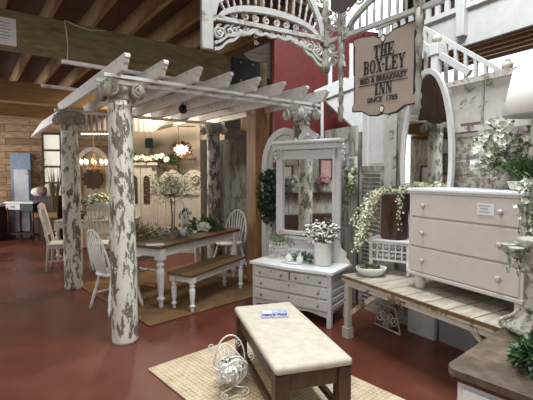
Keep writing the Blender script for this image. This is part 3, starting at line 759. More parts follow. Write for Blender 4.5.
def bottle(x, y, s, label):
    o = thing('glass_bottle', label, 'bottle', dl(x, y, .611), DA, 'bottles on the dresser tray')
    obj('bottle', MB().lathe([(.03 * s, 0), (.036 * s, .01 * s), (.034 * s, .05 * s), (.012 * s, .075 * s), (.012 * s, .09 * s), (.016 * s, .093 * s)], n=14), CERAM, o)
    obj('stopper', MB().lathe([(.008 * s, .09 * s), (.018 * s, .105 * s), (.012 * s, .125 * s), (.002, .13 * s)], n=10), BOTTLE, o)
bottle(-.11, -.07, 1.15, 'squat white bottle with glass stopper, left one on the tray'); bottle(.03, -.06, 1.1, 'white bottle with glass stopper, right one on the tray, by the pitcher')
g = thing('greenery_sprig', 'sprig of green leaves lying behind the two dresser bottles', 'leaves', dl(0, .02, .601), DA)
obj('foliage', MB().leaves((0, 0, .055), (.15, .04, .045), 70, .06, .03, .2), GREEN, g)
w = thing('wire_plant_stand', 'white lacy wire stand with trailing greenery at the left end of the dresser', 'stand', dl(-.33, .05, .601), DA)
m = MB()
for z in (.005, .11, .2): m.tube([(.11 * math.cos(i * PI / 10), .08 * math.sin(i * PI / 10), z) for i in range(20)], .003, 5, True)
for i in range(16):
    a = 2 * PI * i / 16; m.tube([(.11 * math.cos(a), .08 * math.sin(a), .005), (.115 * math.cos(a + .2), .085 * math.sin(a + .2), .1), (.11 * math.cos(a), .08 * math.sin(a), .2)], .0022, 4)
    m.spiral((.11 * math.cos(a), .08 * math.sin(a), .15), .02, 1.2, .0022)
obj('wire_basket', m, CHALK, w)
obj('foliage', MB().leaves((0, 0, .24), (.13, .08, .05), 130, .05, .02, .2).leaves((.1, 0, .2), (.12, .06, .03), 40, .05, .02), SAGE, w)
single('picture_card', B((0, 0, .06), (.06, .006, .11)), PINK, 'small pinkish card propped behind the lacy wire stand', 'card', dl(-.36, .17, .80), DA)

# ------------------------------------------------------------------ arched window frame with wreath
aw = thing('arched_window_frame', 'tall white arched window frame standing between timber post and dresser', 'frame', (.255, 5.5, 0), R(-25))
o1 = [(.34, .0)] + arc(0, 1.72, .34, .52, 0, 180, 20) + [(-.34, 0)]; i1 = [(.27, .08)] + arc(0, 1.72, .26, .43, 0, 180, 20) + [(-.27, .08)]
obj('outer_frame', MB().band(i1, o1, .07), WHITE, aw)
o2 = [(.27, .08)] + arc(0, 1.72, .255, .42, 0, 180, 20) + [(-.27, .08)]; i2 = [(.20, .14)] + arc(0, 1.72, .19, .34, 0, 180, 20) + [(-.2, .14)]
obj('inner_frame', MB().band(i2, o2, .04), WHITE, aw)
m = MB().box((0, 0, .04), (.66, .07, .09)); 
m.box((0, 0.012, .9), (.40, .02, 1.6)); obj('panel', m, WEATHER, aw)
obj('glazing_bar', B((0, -.01, 1.0), (.03, .03, 1.95)).box((0, -.01, 1.5), (.42, .03, .03)), WHITE, aw)
wr = thing('green_wreath', 'dark green leafy wreath hanging on the white arched window frame', 'wreath', (.06, 5.36, 1.31), R(-25))
m = MB(); 
for k in range(40):
    a = 2 * PI * k / 40; m.leaves((.11 * math.cos(a), -.04, .29 * math.sin(a)), (.075, .05, .075), 16, .06, .035, .2)
m.leaves((0, -.03, 0), (.12, .03, .3), 240, .06, .035, .1)
obj('foliage', m, DKGREEN, wr)

# ------------------------------------------------------------------ work table, chest, stool, pots
wt = thing('work_table', 'long low weathered plank table along the right wall', 'table', tw(.89, .31), TA)
m = MB()
for i in range(9): m.box((-.79 + i * .1975, .0, .605), (.188, .62, .03), bev=.003)
obj('tabletop', m, WORKTOP, wt)
obj('edge_strip', B((0, -.314, .604), (1.78, .012, .026)), DARKTOP, wt)
m = MB()
for y in (-.285, .285): m.box((0, y, .555), (1.72, .025, .07))
for x in (-.85, .85): m.box((x, 0, .555), (.03, .56, .07))
m.box((0, -.305, .577), (1.78, .02, .02))
obj('apron', m, WORKLEG, wt)
for x in (-.84, .84):
    for y in (-.27, .27): obj('leg', B((x, y, .29), (.06, .05, .58)).box((x, y, .05), (.085, .075, .10)), WORKLEG, wt)
    s = -1 if x > 0 else 1
    for y in (-.25, .25): obj('brace', MB().bar((x + s * .02, y, .24), (x + s * .42, y, .55), .03, .045), WORKLEG, wt)
CA = R(-62.5); CC = Vector((1.681, 3.152, .62))
chs = thing('chest_of_drawers', 'greige three-drawer chest with daylit pale top standing on the low plank table', 'chest of drawers', CC, CA)
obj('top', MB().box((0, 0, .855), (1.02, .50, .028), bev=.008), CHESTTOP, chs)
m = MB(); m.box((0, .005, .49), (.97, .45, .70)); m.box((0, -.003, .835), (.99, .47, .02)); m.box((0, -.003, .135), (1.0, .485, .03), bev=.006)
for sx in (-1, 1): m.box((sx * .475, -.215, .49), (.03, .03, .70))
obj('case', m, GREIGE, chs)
for k, (z, h) in enumerate(((.725, .19), (.495, .235), (.26, .205))):
    d = obj('drawer', B((0, -.228, z), (.93, .02, h), bev=.004), GREIGE, chs)
    for x in (-.33, .33): knob(x, -.238, z + (.0), d, KNOBC, .02)
for sx in (-1, 1):
    for sy in (-1, 1): obj('foot', MB().lathe([(.032, 0), (.042, .02), (.045, .11), (.04, .125)], (sx * (.40 if sx < 0 else .455), sy * .18, 0), 14), GREIGE, chs)
pc = thing('price_card', 'small white price card taped to the top drawer of the greige chest', 'card', CC + Matrix.Rotation(CA, 3, 'Z') @ Vector((.215, -.242, .735)), CA)
obj('paper', B((0, 0, 0), (.13, .003, .085)), PAPER, pc)
for k in range(3): obj('text_line', B((-.01, -.003, .025 - k * .022), (.08 - .02 * (k % 2), .002, .005)), INKG, pc)
# stool table with cut-out apron
ST = on(388, 274, .30); sp_ = tw(.02 + .5, .32)
st = thing('carved_stool', 'small white side table with pierced carved apron, beside the chest', 'side table', (1.27, 3.98, .62), R(-33))
obj('top', B((0, 0, .335), (.42, .30, .022), bev=.006), WHITE, st)
for x in (-.18, .18):
    for y in (-.125, .125): obj('leg', MB().lathe([(.012, 0), (.016, .02), (.013, .05), (.02, .10), (.018, .14)], (x, y, 0), 10).box((x, y, .23), (.03, .03, .19)), WHITE, st)
m = MB()
for y in (-.125, .125):
    m.box((0, y, .315), (.33, .015, .025)); m.box((0, y, .145), (.33, .015, .02)); m.box((0, y, .235), (.33, .012, .015))
    for x in (-.12, -.06, 0, .06, .12): m.box((x, y, .23), (.012, .012, .18))
    for x in (-.09, -.03, .03, .09):
        for z in (.19, .275): m.spiral((x, y, z), .018, 1.3, .004)
for x in (-.18, .18): m.box((x, 0, .315), (.015, .22, .025)); m.box((x, 0, .145), (.015, .2, .02)); m.box((x, 0, .23), (.012, .02, .17))
obj('pierced_apron', m, WHITE, st)
rp = thing('rusty_churn', 'tall rusty brown metal can filled with trailing white flowers', 'planter', (1.28, 3.98, .967), 0)
obj('can', MB().lathe([(.115, 0), (.128, .006), (.128, .43), (.135, .44), (.135, .45), (.12, .45), (.11, .37)], n=24), RUST, rp)
m = MB(); f1 = MB(); f2 = MB()
def vine(p0, d, L, drop, m, f1, f2, n=60, r=.015):
    d = Vector(d); pts = [Vector(p0)]
    for i in range(1, 9): s = i / 8; pts.append(Vector(p0) + d * L * (s if s < .35 else .35 + (s - .35) * .45) - Vector((0, 0, drop * max(0, s - .2) ** 1.2)) + Vector((random.uniform(-.015, .015), random.uniform(-.015, .015), .03 * math.sin(PI * s))))
    m.tube(pts, .002, 4)
    for j in range(n):
        i = random.random() * 7.99; a = pts[int(i)].lerp(pts[int(i) + 1], i % 1) + Vector([random.uniform(-.022, .022) for _ in range(3)])
        if j % 3: f1.flower(a, (random.uniform(-1, 1), -1, random.uniform(-.3, 1)), r, 4)
        else: f2.leaf(a, [random.uniform(-1, 1) for _ in range(3)], .03, .014)
for k in range(16): vine((-.06, -.06, .46), (-1, random.uniform(-.7, .2), 0), random.uniform(.34, .66), random.uniform(.4, .80), m, f1, f2, 56, .0145)
for k in range(4): vine((-.02 + .015 * k, -.11, .46), (random.uniform(-.15, .15), -1, 0), .07, random.uniform(.25, .5), m, f1, f2, 26, .014)
for k in range(16): vine((.05, -.02, .50), (.62, random.uniform(-.95, -.7), .08), random.uniform(.2, .75), .02, m, f1, f2, 50, .016)
f1.blossoms((0, 0, .48), (.17, .15, .05), 120, .016); f2.leaves((0, 0, .47), (.17, .15, .06), 160, .035, .016, .2)
obj('stem', m, SAGE, rp); obj('blossom', f1, PETALY, rp); obj('foliage', f2, SAGE, rp)
bw = thing('moss_bowl', 'white ribbed bowl of moss on the left corner of the plank table', 'bowl', tw(.175, .215, .62))
obj('bowl', MB().lathe([(.06, 0), (.085, .01), (.12, .05), (.13, .085), (.122, .088), (.10, .05), (.05, .03)], n=24, sx=1.15, sy=.9), CHALK, bw)
obj('moss', MB().leaves((0, 0, .07), (.115, .085, .03), 300, .03, .02, .1).ball((0, 0, .06), .09, 10, (1.1, .85, .3)), OLIVE, bw)
obj('bud', MB().blossoms((0, 0, .085), (.09, .06, .02), 12, .02), RUST, bw)
# planter and flowers on chest
def cl(x, y, z): return CC + Matrix.Rotation(CA, 3, 'Z') @ Vector((x, y, z))
pl = thing('fern_planter', 'cream planter of green fern on the right end of the chest', 'planter', cl(.36, .02, .87))
obj('pot', MB().lathe([(.10, 0), (.12, .01), (.13, .05), (.14, .06), (.13, .065)], n=20), CREAM, pl)
m = MB()
for k in range(260):
    a = random.uniform(0, 2 * PI); d = Vector((math.cos(a), math.sin(a), random.uniform(.6, 2.4))).normalized(); L = random.uniform(.12, .24)
    m.leaf((random.uniform(-.06, .06), random.uniform(-.06, .06), .06), d, L, .012)
m.leaves((0, 0, .17), (.15, .13, .06), 420, .04, .012, .1)
obj('fern', m, GREEN, pl)
wf = thing('white_flower_spray', 'large spray of white blossoms and pale leaves in a metal jug on the chest', 'flowers', cl(.10, .15, .87))
obj('jug', MB().lathe([(.05, 0), (.06, .06), (.04, .12), (.05, .15)], n=14), TIN, wf)
m = MB(); f1 = MB(); f2 = MB()
for k in range(52):
    a = random.uniform(0, 2 * PI); r_ = random.uniform(.05, .26); h_ = random.uniform(.2, .52)
    e_ = Vector((r_ * math.cos(a) * 1.0 + .0, r_ * math.sin(a) * .8, h_)); m.tube([(0, 0, .1), e_ * .5 + Vector((0, 0, .08)), e_], .003, 4)
    for j in range(3): f1.flower(e_ + Vector([random.uniform(-.05, .05) for _ in range(3)]), (random.uniform(-1, .4), -1, random.uniform(-.3, 1)), .032)
    for j in range(5): f2.leaf(e_ * random.uniform(.6, 1) + Vector([random.uniform(-.05, .05) for _ in range(3)]), (random.uniform(-1, 1), random.uniform(-1, 1), .3), .07, .03)
obj('stem', m, TWIG, wf); obj('blossom', f1, PETAL, wf); obj('foliage', f2, SAGE, wf)
w3 = thing('trailing_white_flowers', 'white flowers and drooping greenery hanging over the right end of the chest', 'flowers', cl(.45, -.20, .87))
m = MB(); f1 = MB(); f2 = MB()
for k in range(9): vine((random.uniform(-.03, .06), 0, .05), (random.uniform(-.6, .2), -1, 0), random.uniform(.1, .22), random.uniform(.2, .55), m, f1, f2, 12, .02)
f2.leaves((.05, 0, .02), (.1, .06, .1), 90, .05, .02, .2)
for k in range(3): f2.leaves((-.02 + .04 * k, -.1, -.12 - .14 * k), (.05, .04, .08), 26, .06, .02, .2)
obj('stem', m, SAGE, w3); obj('blossom', f1, PETAL, w3); obj('foliage', f2, SAGE, w3)
ls = thing('table_lamp', 'lamp with pale fabric shade standing behind the white flower spray', 'lamp', tw(1.42, .58, 1.49))
obj('base', MB().lathe([(.09, 0), (.10, .015), (.03, .04), (.045, .15), (.02, .3), (.015, .55)], n=16), CHALK, ls)
obj('lamp_shade', MB().lathe([(.195, .54), (.20, .55), (.14, .88), (.135, .875), (.19, .56)], n=28), LINEN, ls)

# ------------------------------------------------------------------ corner cabinet, urn, ivy
KA = R(-49.3); KX = Vector((math.cos(KA), math.sin(KA), 0)); KY = Vector((-math.sin(KA), math.cos(KA), 0)); K0 = Vector((.760, 1.630, 0))
cc = K0 + KX * .35 + KY * .43
kb = thing('corner_cabinet', 'white cabinet with worn dark brown top at the lower right', 'cabinet', cc, KA)
m = MB().box((0, 0, .785), (.72, .88, .03)); 
es = [e for e in m.bm.edges if abs(e.verts[0].co.z - e.verts[1].co.z) > .01]
bmesh.ops.bevel(m.bm, geom=es, offset=.05, segments=4, profile=.5, affect='EDGES')
obj('top', m, peel('worn_brown_top', (.085, .06, .042), (.20, .14, .10), .56, 5, (1, 1, 1), .4, None, .08), kb)
m = MB().box((0, 0, .762), (.71, .87, .018))
es = [e for e in m.bm.edges if abs(e.verts[0].co.z - e.verts[1].co.z) > .01]
bmesh.ops.bevel(m.bm, geom=es, offset=.05, segments=4, profile=.5, affect='EDGES')
obj('top_edge', m, DARKWOOD, kb)
obj('body', B((0, 0, .38), (.64, .80, .75)), WHITE, kb)
for x in (-.15, .15): obj('door', B((x, -.405, .38), (.29, .02, .68), bev=.006), WHITE, kb)
obj('plinth', B((0, 0, .03), (.66, .82, .06)), WHITE, kb)
ur = thing('ornate_urn', 'ornate tarnished white metal urn with scroll feet on the corner cabinet', 'urn', (1.345, 1.965, .80), R(20))
ur.scale = (.9, .9, .94)
obj('base', MB().lathe([(.13, .015), (.14, .03), (.11, .06), (.07, .09), (.045, .12)], n=20), TIN, ur)
for k in range(4):
    m = MB(); ax = Matrix.Rotation(k * PI / 2 + .6, 3, 'Z'); m.spiral(ax @ Vector((.145, 0, .03)), .03, 1.4, .009, start=PI / 2, sgn=-1, ax=ax); m.tube([ax @ Vector(p) for p in ((.145, 0, .06), (.11, 0, .08), (.07, 0, .13))], [.014, .012, .01])
    obj('foot', m, TIN, ur)
obj('stem', MB().lathe([(.045, .12), (.055, .15), (.035, .19), (.05, .23), (.03, .27), (.045, .30), (.07, .34)], n=16), TIN, ur)
obj('bowl', MB().lathe([(.07, .34), (.085, .37), (.06, .41), (.075, .45), (.095, .50), (.10, .515), (.08, .51)], n=20), TIN, ur)
for k in range(7):
    ax = Matrix.Rotation(k * 2 * PI / 7 + .3, 3, 'Z')
    m = MB().tube([ax @ Vector(p) for p in ((.06, 0, .38), (.09, 0, .345), (.125, 0, .36), (.14, 0, .42))], .010, 6).spiral(ax @ Vector((.10, 0, .41)), .03, 1.3, .007, ax=ax)
    m.lathe([(.015, 0), (.03, .015), (.036, .045), (.042, .055), (.03, .05)], ax @ Vector((.14, 0, .42)), 12)
    obj('candle_arm', m, TIN, ur)
m = MB()
for k in range(10): a = k * PI / 5; m.lathe([(.002, -.045), (.011, -.03), (.004, 0)], (.14 * math.cos(a), .14 * math.sin(a), .37), 6)
obj('crystal_drop', m, BOTTLE, ur)
iv = thing('ivy_bush', 'dense dark green ivy cluster on the brown top of the corner cabinet', 'plant', (1.165, 1.575, .80))
obj('pot', MB().lathe([(.05, 0), (.065, .06)], n=14), RUST, iv)
obj('foliage', MB().leaves((0, 0, .055), (.135, .15, .07), 620, .04, .023, .35), DKGREEN, iv); obj('foliage', MB().leaves((0, 0, .06), (.145, .155, .075), 160, .045, .024, .8), GREEN, iv)

# ------------------------------------------------------------------ right display wall
struct('wall_right', B((0, 0, 1.22), (2.62, .08, 2.44)), WEATHER, tw(.69, .98), TA)
struct('trim_8', B((0, 0, 1.07), (.68, .08, 2.14)), WEATHER, tw(-.96, .98), TA, 'low left end of the weathered display wall')
panel_door('weathered_gate', 'weathered pale door with small square carving, just right of the dresser mirror', tw(-1.02, .80), TA, .62, 2.2, WEATHER, ((.1, .45), (.55, .78), (.82, .93)))
panel_door('white_panel_door', 'smooth white panelled door part hidden behind the inn sign', tw(-.41, .84), TA, .46, 2.55, WHITE, ((.3, .6), (.66, .95)))
sh = thing('louvred_shutter', 'weathered louvred shutter behind the rusty flower can', 'shutter', tw(-.42, .78), TA)
m = MB()
for x in (-.17, .17): m.box((x, 0, .85), (.05, .03, 1.7))
for z in (.03, .85, 1.67): m.box((0, 0, z), (.38, .03, .07))
obj('frame', m, WEATHER, sh); m = MB()
for k in range(32): m.box((0, 0, .1 + k * .05), (.3, .006, .045), rx=R(40))
obj('louvre', m, WEATHER, sh)
single('peeling_post', B((0, 0, 1.2), (.10, .08, 2.4)), PEELWALL, 'narrow peeling post immediately left of the tall arched mirror', 'post', tw(-.19, .82), TA)
mA = R(-56); amir = thing('arched_mirror', 'tall white framed oval-topped mirror leaning behind the chest', 'mirror', on(427, 130, .72) * 1 - Vector((0, 0, on(427, 130, .72).z)), mA)
amir.location.z = 0
oo = arc(0, 1.72, .285, .90, -80, 260, 48); ii = arc(0, 1.72, .245, .85, -80, 260, 48)
obj('frame', MB().band(ii, oo, .05), WHITE, amir); obj('mirror_glass', MB().prism(arc(0, 1.72, .25, .855, -80, 260, 48), .012), MIRROR, amir)
obj('base', B((0, 0, .45), (.3, .05, .9)), WHITE, amir)
struct('trim_7', B((0, 0, 1.24), (.11, .06, 2.48)), PEELWALL, tw(.42, .86), TA, 'peeling white door post')
single('iron_rod', MB().tube([(0, 0, 1.4), (0, 0, 2.45)], .008).ball((0, -.01, 2.2), .022).ball((0, -.01, 2.05), .022).box((0, -.01, 2.12), (.03, .02, .14)), DARKWOOD, 'dark iron rod with knobs hanging on the peeling post beside the arched mirror', 'iron rod', tw(.50, .82), TA)
wp = thing('pressed_tin_screen', 'wide panel of peeling paper over pressed tin behind the lampshade', 'panel', tw(1.25, .88), TA)
obj('upper_board', B((0, 0, 2.2), (1.45, .04, .52)), PEELWALL, wp); m = MB().box((0, 0, 1.0), (1.45, .04, 1.9))
for i in range(14):
    for j in range(12): m.box((-.67 + i * .103, -.02, .15 + j * .152), (.085, .02, .13), bev=.008)
obj('tin_tiles', m, TINWALL, wp); obj('cap_rail', B((0, -.02, 2.45), (1.5, .07, .05)), PEELWALL, wp); obj('mid_rail', B((0, -.02, 2.02), (1.45, .05, .05)), PEELWALL, wp)
for x in (-.4, .1): obj('batten', B((x, -.025, 2.2), (.02, .02, .5)), WEATHER, wp)
obj('mauve_patch', B((-.5, -.022, 2.03), (.22, .012, .09)), PURPLEBOARD, wp)
# boards leaning under the table
panel_door('small_cupboard_door', 'peeling white panel door leaning under the plank table', tw(.25, .80), TA, .5, .42, WORKLEG, ((.2, .8),))
panel_door('small_cupboard_door', 'chipped white shutter door leaning under the left end of the plank table', tw(-.26, .78), TA, .36, .45, WORKLEG, ((.2, .8),))
single('grey_board', B((0, 0, .21), (.95, .02, .42)), DOTS, 'plain grey board leaning under the plank table near the corner cabinet', 'board', tw(1.02, .76), TA)
m = MB()
for k in range(5): m.spiral((-.1 + .05 * k, 0, .1 + .04 * (k % 2)), .06, 1.5, .006, sgn=(-1) ** k)
m.tube([(-.18, 0, .008), (.18, 0, .008)], .008).tube([(-.18, 0, .01), (-.1, 0, .25), (.1, 0, .25), (.18, 0, .01)], .007)
single('wire_scrollwork', m, CHALK, 'white wire scrollwork standing beneath the left end of the plank table', 'scrollwork', tw(.1, .52), TA)
hg = thing('hydrangea_sprig', 'green and white flower bunch hung right of the dresser mirror', 'flowers', spot(350, 180, 4.75))
obj('foliage', MB().leaves((0, 0, 0), (.05, .05, .22), 120, .06, .03, .3), SAGE, hg); obj('blossom', MB().blossoms((0, 0, .03), (.06, .05, .17), 45, .028), PETALY, hg)
b_ = MB().band([(-.05, -.06), (.05, -.06), (.05, .06), (-.05, .06)], [(-.08, -.09), (.08, -.09), (.08, .09), (-.08, .09)], .03, None, True)
single('framed_plaque', b_, WHITE, 'little square white frame on the weathered door beside the dresser mirror', 'frame', spot(352, 164, 4.88), TA)

# ------------------------------------------------------------------ fretwork arches and inn sign
def fret_scrolls(m, x0, x1, z, depth, n, y=0, r=.012):
    for i in range(n):
        x = x0 + (x1 - x0) * (i + .5) / n
        m.spiral((x, y, z - depth * .5), depth * .45, 1.5, r, start=PI / 2, sgn=1 if i < n / 2 else -1)
FA = R(28.8); fa = thing('fretwork_arch', 'white gingerbread fretwork arch with radiating spindles, top centre', 'fretwork', (-.54, 3.71, 0), FA)
L = 1.33
m = MB().box((0, 0, 3.31), (.11, .05, 1.14), bev=.005); obj('end_board', m, FRET, fa)
o = obj('end_post', MB().box((L, 0, 3.1), (.075, .075, .3)).lathe([(.035, 2.68), (.055, 2.72), (.06, 2.78), (.035, 2.82), (.05, 2.9), (.03, 2.94), (.034, 3.0), (.034, 3.25), (.05, 3.3), (.034, 3.34), (.034, 3.9)], (L, 0, 0), 14), FRETG, fa)
m = MB().bar((.05, 0, 3.035), (L, 0, 3.035), .045, .04); obj('bottom_rail', m, FRET, fa)
ai = arc(.67, 3.03, .52, .13, 0, 180, 28); ao = arc(.67, 3.03, .57, .19, 0, 180, 28)
obj('inner_arch', MB().band(ai, ao, .045), FRET, fa)
bi = arc(.67, 2.9, .60, .72, 8, 172, 28); bo = arc(.67, 2.9, .66, .78, 8, 172, 28)
obj('outer_arch', MB().band(bi, bo, .045), FRET, fa)
for k in range(17):
    a = R(16 + 148 * (k + .5) / 17); p0 = Vector((.67 + .57 * math.cos(a), 0, 3.03 + .19 * math.sin(a)))
    a2_ = R(10 + 160 * (k + .5) / 17); p1 = Vector((.67 + .6 * math.cos(a2_), 0, 2.9 + .72 * math.sin(a2_))); d = p1 - p0
    if d.length < .05: continue
    obj('spindle', MB().tube([p0, p0 + d * .12, p0 + d * .2, p0 + d * .3, p0 + d * .5, p0 + d * .62, p0 + d * .8, p1], [.007, .014, .008, .015, .009, .016, .008, .010], 6), FRET, fa)
m = MB(); fret_scrolls(m, .22, 1.12, 3.14, .085, 8)
sc1 = []; sc2 = []
for i in range(61):
    q_ = i / 60; e_ = abs(2 * q_ - 1); x_ = .07 + (L - .12) * q_; zb = 3.0 - (.035 + .17 * e_ ** 3 + .022 * abs(math.sin(q_ * PI * 9)))
    sc1.append((x_, zb)); sc2.append((x_, zb + .028))
m.band(sc1, sc2, .035)
for i in range(9):
    q_ = (i + .5) / 9; e_ = abs(2 * q_ - 1); m.spiral((.07 + (L - .12) * q_, 0, 3.0 - (.02 + .075 * e_ ** 3)), .032 + .03 * e_ ** 2, 1.4, .012, start=PI / 2, sgn=1 if q_ < .5 else -1)
for sx, x0 in ((1, .07), (-1, L - .04)):
    for k, (dx, dz, r_) in enumerate(((.05, -.10, .055), (.15, -.07, .06), (.26, -.055, .05), (.36, -.04, .035))):
        m.spiral((x0 + sx * dx, 0, 3.0 + dz), r_, 1.4, .013, start=PI / 2, sgn=sx)
    out = [(x0, 3.0)] + [(x0 + sx * .45 * i / 12, 3.0 - (.26 * (1 - i / 12) ** 1.3 + .03 * abs(math.sin(i * .9)))) for i in range(13)]
    inn = [(x0 + sx * .45 * i / 12, 3.0 - (.26 * (1 - i / 12) ** 1.3 + .03 * abs(math.sin(i * .9))) + .03) for i in range(13)]
    m.band(inn, out[1:], .03)
obj('scrollwork', m, FRET, fa)
m = MB()
for x0, sx in ((.06, 1), (L - .04, -1)):
    m.bar((x0, 0, 3.15), (x0 + sx * .42, 0, 3.72), .03, .04)
    for k, (dx, dz, r_) in enumerate(((.05, 3.22, .05), (.08, 3.4, .07), (.1, 3.6, .08), (.25, 3.7, .07))): m.spiral((x0 + sx * dx, 0, dz), r_, 1.5, .013, sgn=-sx)
m.bar((0, 0, 3.8), (L, 0, 3.8), .04, .05)
obj('corner_fret', m, FRET, fa)
m = MB().spiral((0, 0, 0), .03, 1.4, .006).spiral((0, 0, -.06), .025, 1.4, .006, sgn=-1)
single('s_hook', m, CHALK, 'small white metal scroll hook hanging below the fretwork arch', 'hook', spot(256, 36, 4.0), FA)

SAa = R(-53); sB = Vector((-.54, 3.71, 0)) + Matrix.Rotation(FA, 3, 'Z') @ Vector((L, 0, 0))
SD = Vector((math.cos(SAa), math.sin(SAa), 0))
f2_ = thing('sign_bracket_frame', 'grey white fretwork frame with two turned posts that holds the inn sign', 'fretwork', sB + SD * .06, SAa)
for x in (.17, 1.05):
    obj('turned_post', MB().lathe([(.012, 2.14), (.03, 2.18), (.022, 2.22), (.034, 2.28), (.02, 2.32), (.03, 2.4), (.02, 2.5), (.034, 2.75), (.022, 2.8), (.036, 2.86), (.036, 3.0)], (x, 0, 0), 12).box((x, 0, 3.3), (.06, .06, .7)), FRETG, f2_)
obj('top_rail', MB().bar((0, 0, 3.0), (1.25, 0, 3.0), .04, .04), FRET, f2_); obj('top_rail', MB().bar((0, 0, 2.86), (.2, 0, 2.86), .03, .03), FRET, f2_)
m = MB()
for k in range(8):
    a = k * PI / 4 + .2; m.tube([(.10, 0, 3.17), (.10 + .14 * math.cos(a), 0, 3.17 + .15 * math.sin(a))], .010, 5)
m.ball((.10, 0, 3.17), .035, 10, (1, .5, 1))
m.tube([(.10 + .085 * math.cos(i * PI / 10), 0, 3.17 + .085 * math.sin(i * PI / 10)) for i in range(20)], .007, 5, True)
obj('spoked_wheel', m, FRET, f2_)
m = MB(); fret_scrolls(m, .0, .2, 2.98, .10, 2); fret_scrolls(m, .03, .2, 2.84, .12, 2); m.band(arc(0, 2.7, .2, .14, 0, 90, 8), arc(0, 2.7, .22, .16, 0, 90, 8), .03)
obj('scrollwork', m, FRET, f2_)
a_i = arc(1.5, 2.95, 1.25, .42, 90, 178, 20); a_o = arc(1.5, 2.95, 1.3, .47, 90, 178, 20)
obj('upper_arch', MB().band(a_i, a_o, .04), FRET, f2_)
for k in range(11):
    x = .32 + k * .085; zt = 2.95 + .42 * math.sqrt(max(.02, 1 - ((1.5 - x) / 1.25) ** 2))
    if zt > 3.06: obj('spindle', MB().tube([(x, 0, 3.01), (x, 0, 3.05), (x, 0, (3.02 + zt) / 2), (x, 0, zt)], [.007, .013, .014, .008], 6), FRET, f2_)
m = MB()
for k in range(7): x = .26 + k * .14; m.spiral((x, 0, 3.27 + .035 * k), .06, 1.5, .012, sgn=(-1) ** k)
obj('upper_scrollwork', m, FRET, f2_)
# inn sign
SW, SH = .655, .70
sg = thing('inn_sign', 'tan shaped inn sign lettered in black, hanging between two turned posts', 'sign', sB + SD * (.06 + .69) + Vector((0, 0, 2.575)) + Vector((-.0, -.0, -.025)), R(-48))
w_, h_ = SW / 2, SH / 2
half = [(0, h_ - .045), (.055, h_ - .03), (.10, h_ + .0), (w_ - .06, h_ + .02), (w_, h_ + .015), (w_, h_ - .03), (w_ - .018, h_ - .06), (w_ - .018, -h_ + .10), (w_, -h_ + .06), (w_, -h_ + .02), (w_ - .1, -h_ + .015), (.14, -h_ - .035), (.06, -h_ - .045), (0, -h_ - .03)]
def outl(k, dy=0): return [(x * k, z * k) for x, z in half] + [(-x * k, z * k) for x, z in half[-2:0:-1]]
obj('board', MB().prism(outl(1), .03), TAN, sg); obj('border', MB().band(outl(.985), outl(1.012), .033, None, True), INK, sg)
obj('back_board', MB().prism(outl(.98), .004, Matrix.Translation((0, .018, 0))), DARKWOOD, sg)
for z in (h_ - .055, -h_ + .01): obj('oval_inlay', MB().lathe([(.026, -.004), (.026, 0)], (0, -.0165, z), 20, Matrix.Rotation(PI / 2, 3, 'X') @ Matrix.Diagonal((1, 1.5, 1))), INK, sg); obj('oval_inlay', MB().lathe([(.018, -.004), (.018, 0)], (0, -.0205, z), 20, Matrix.Rotation(PI / 2, 3, 'X') @ Matrix.Diagonal((1, 1.5, 1))), WHITE, sg)
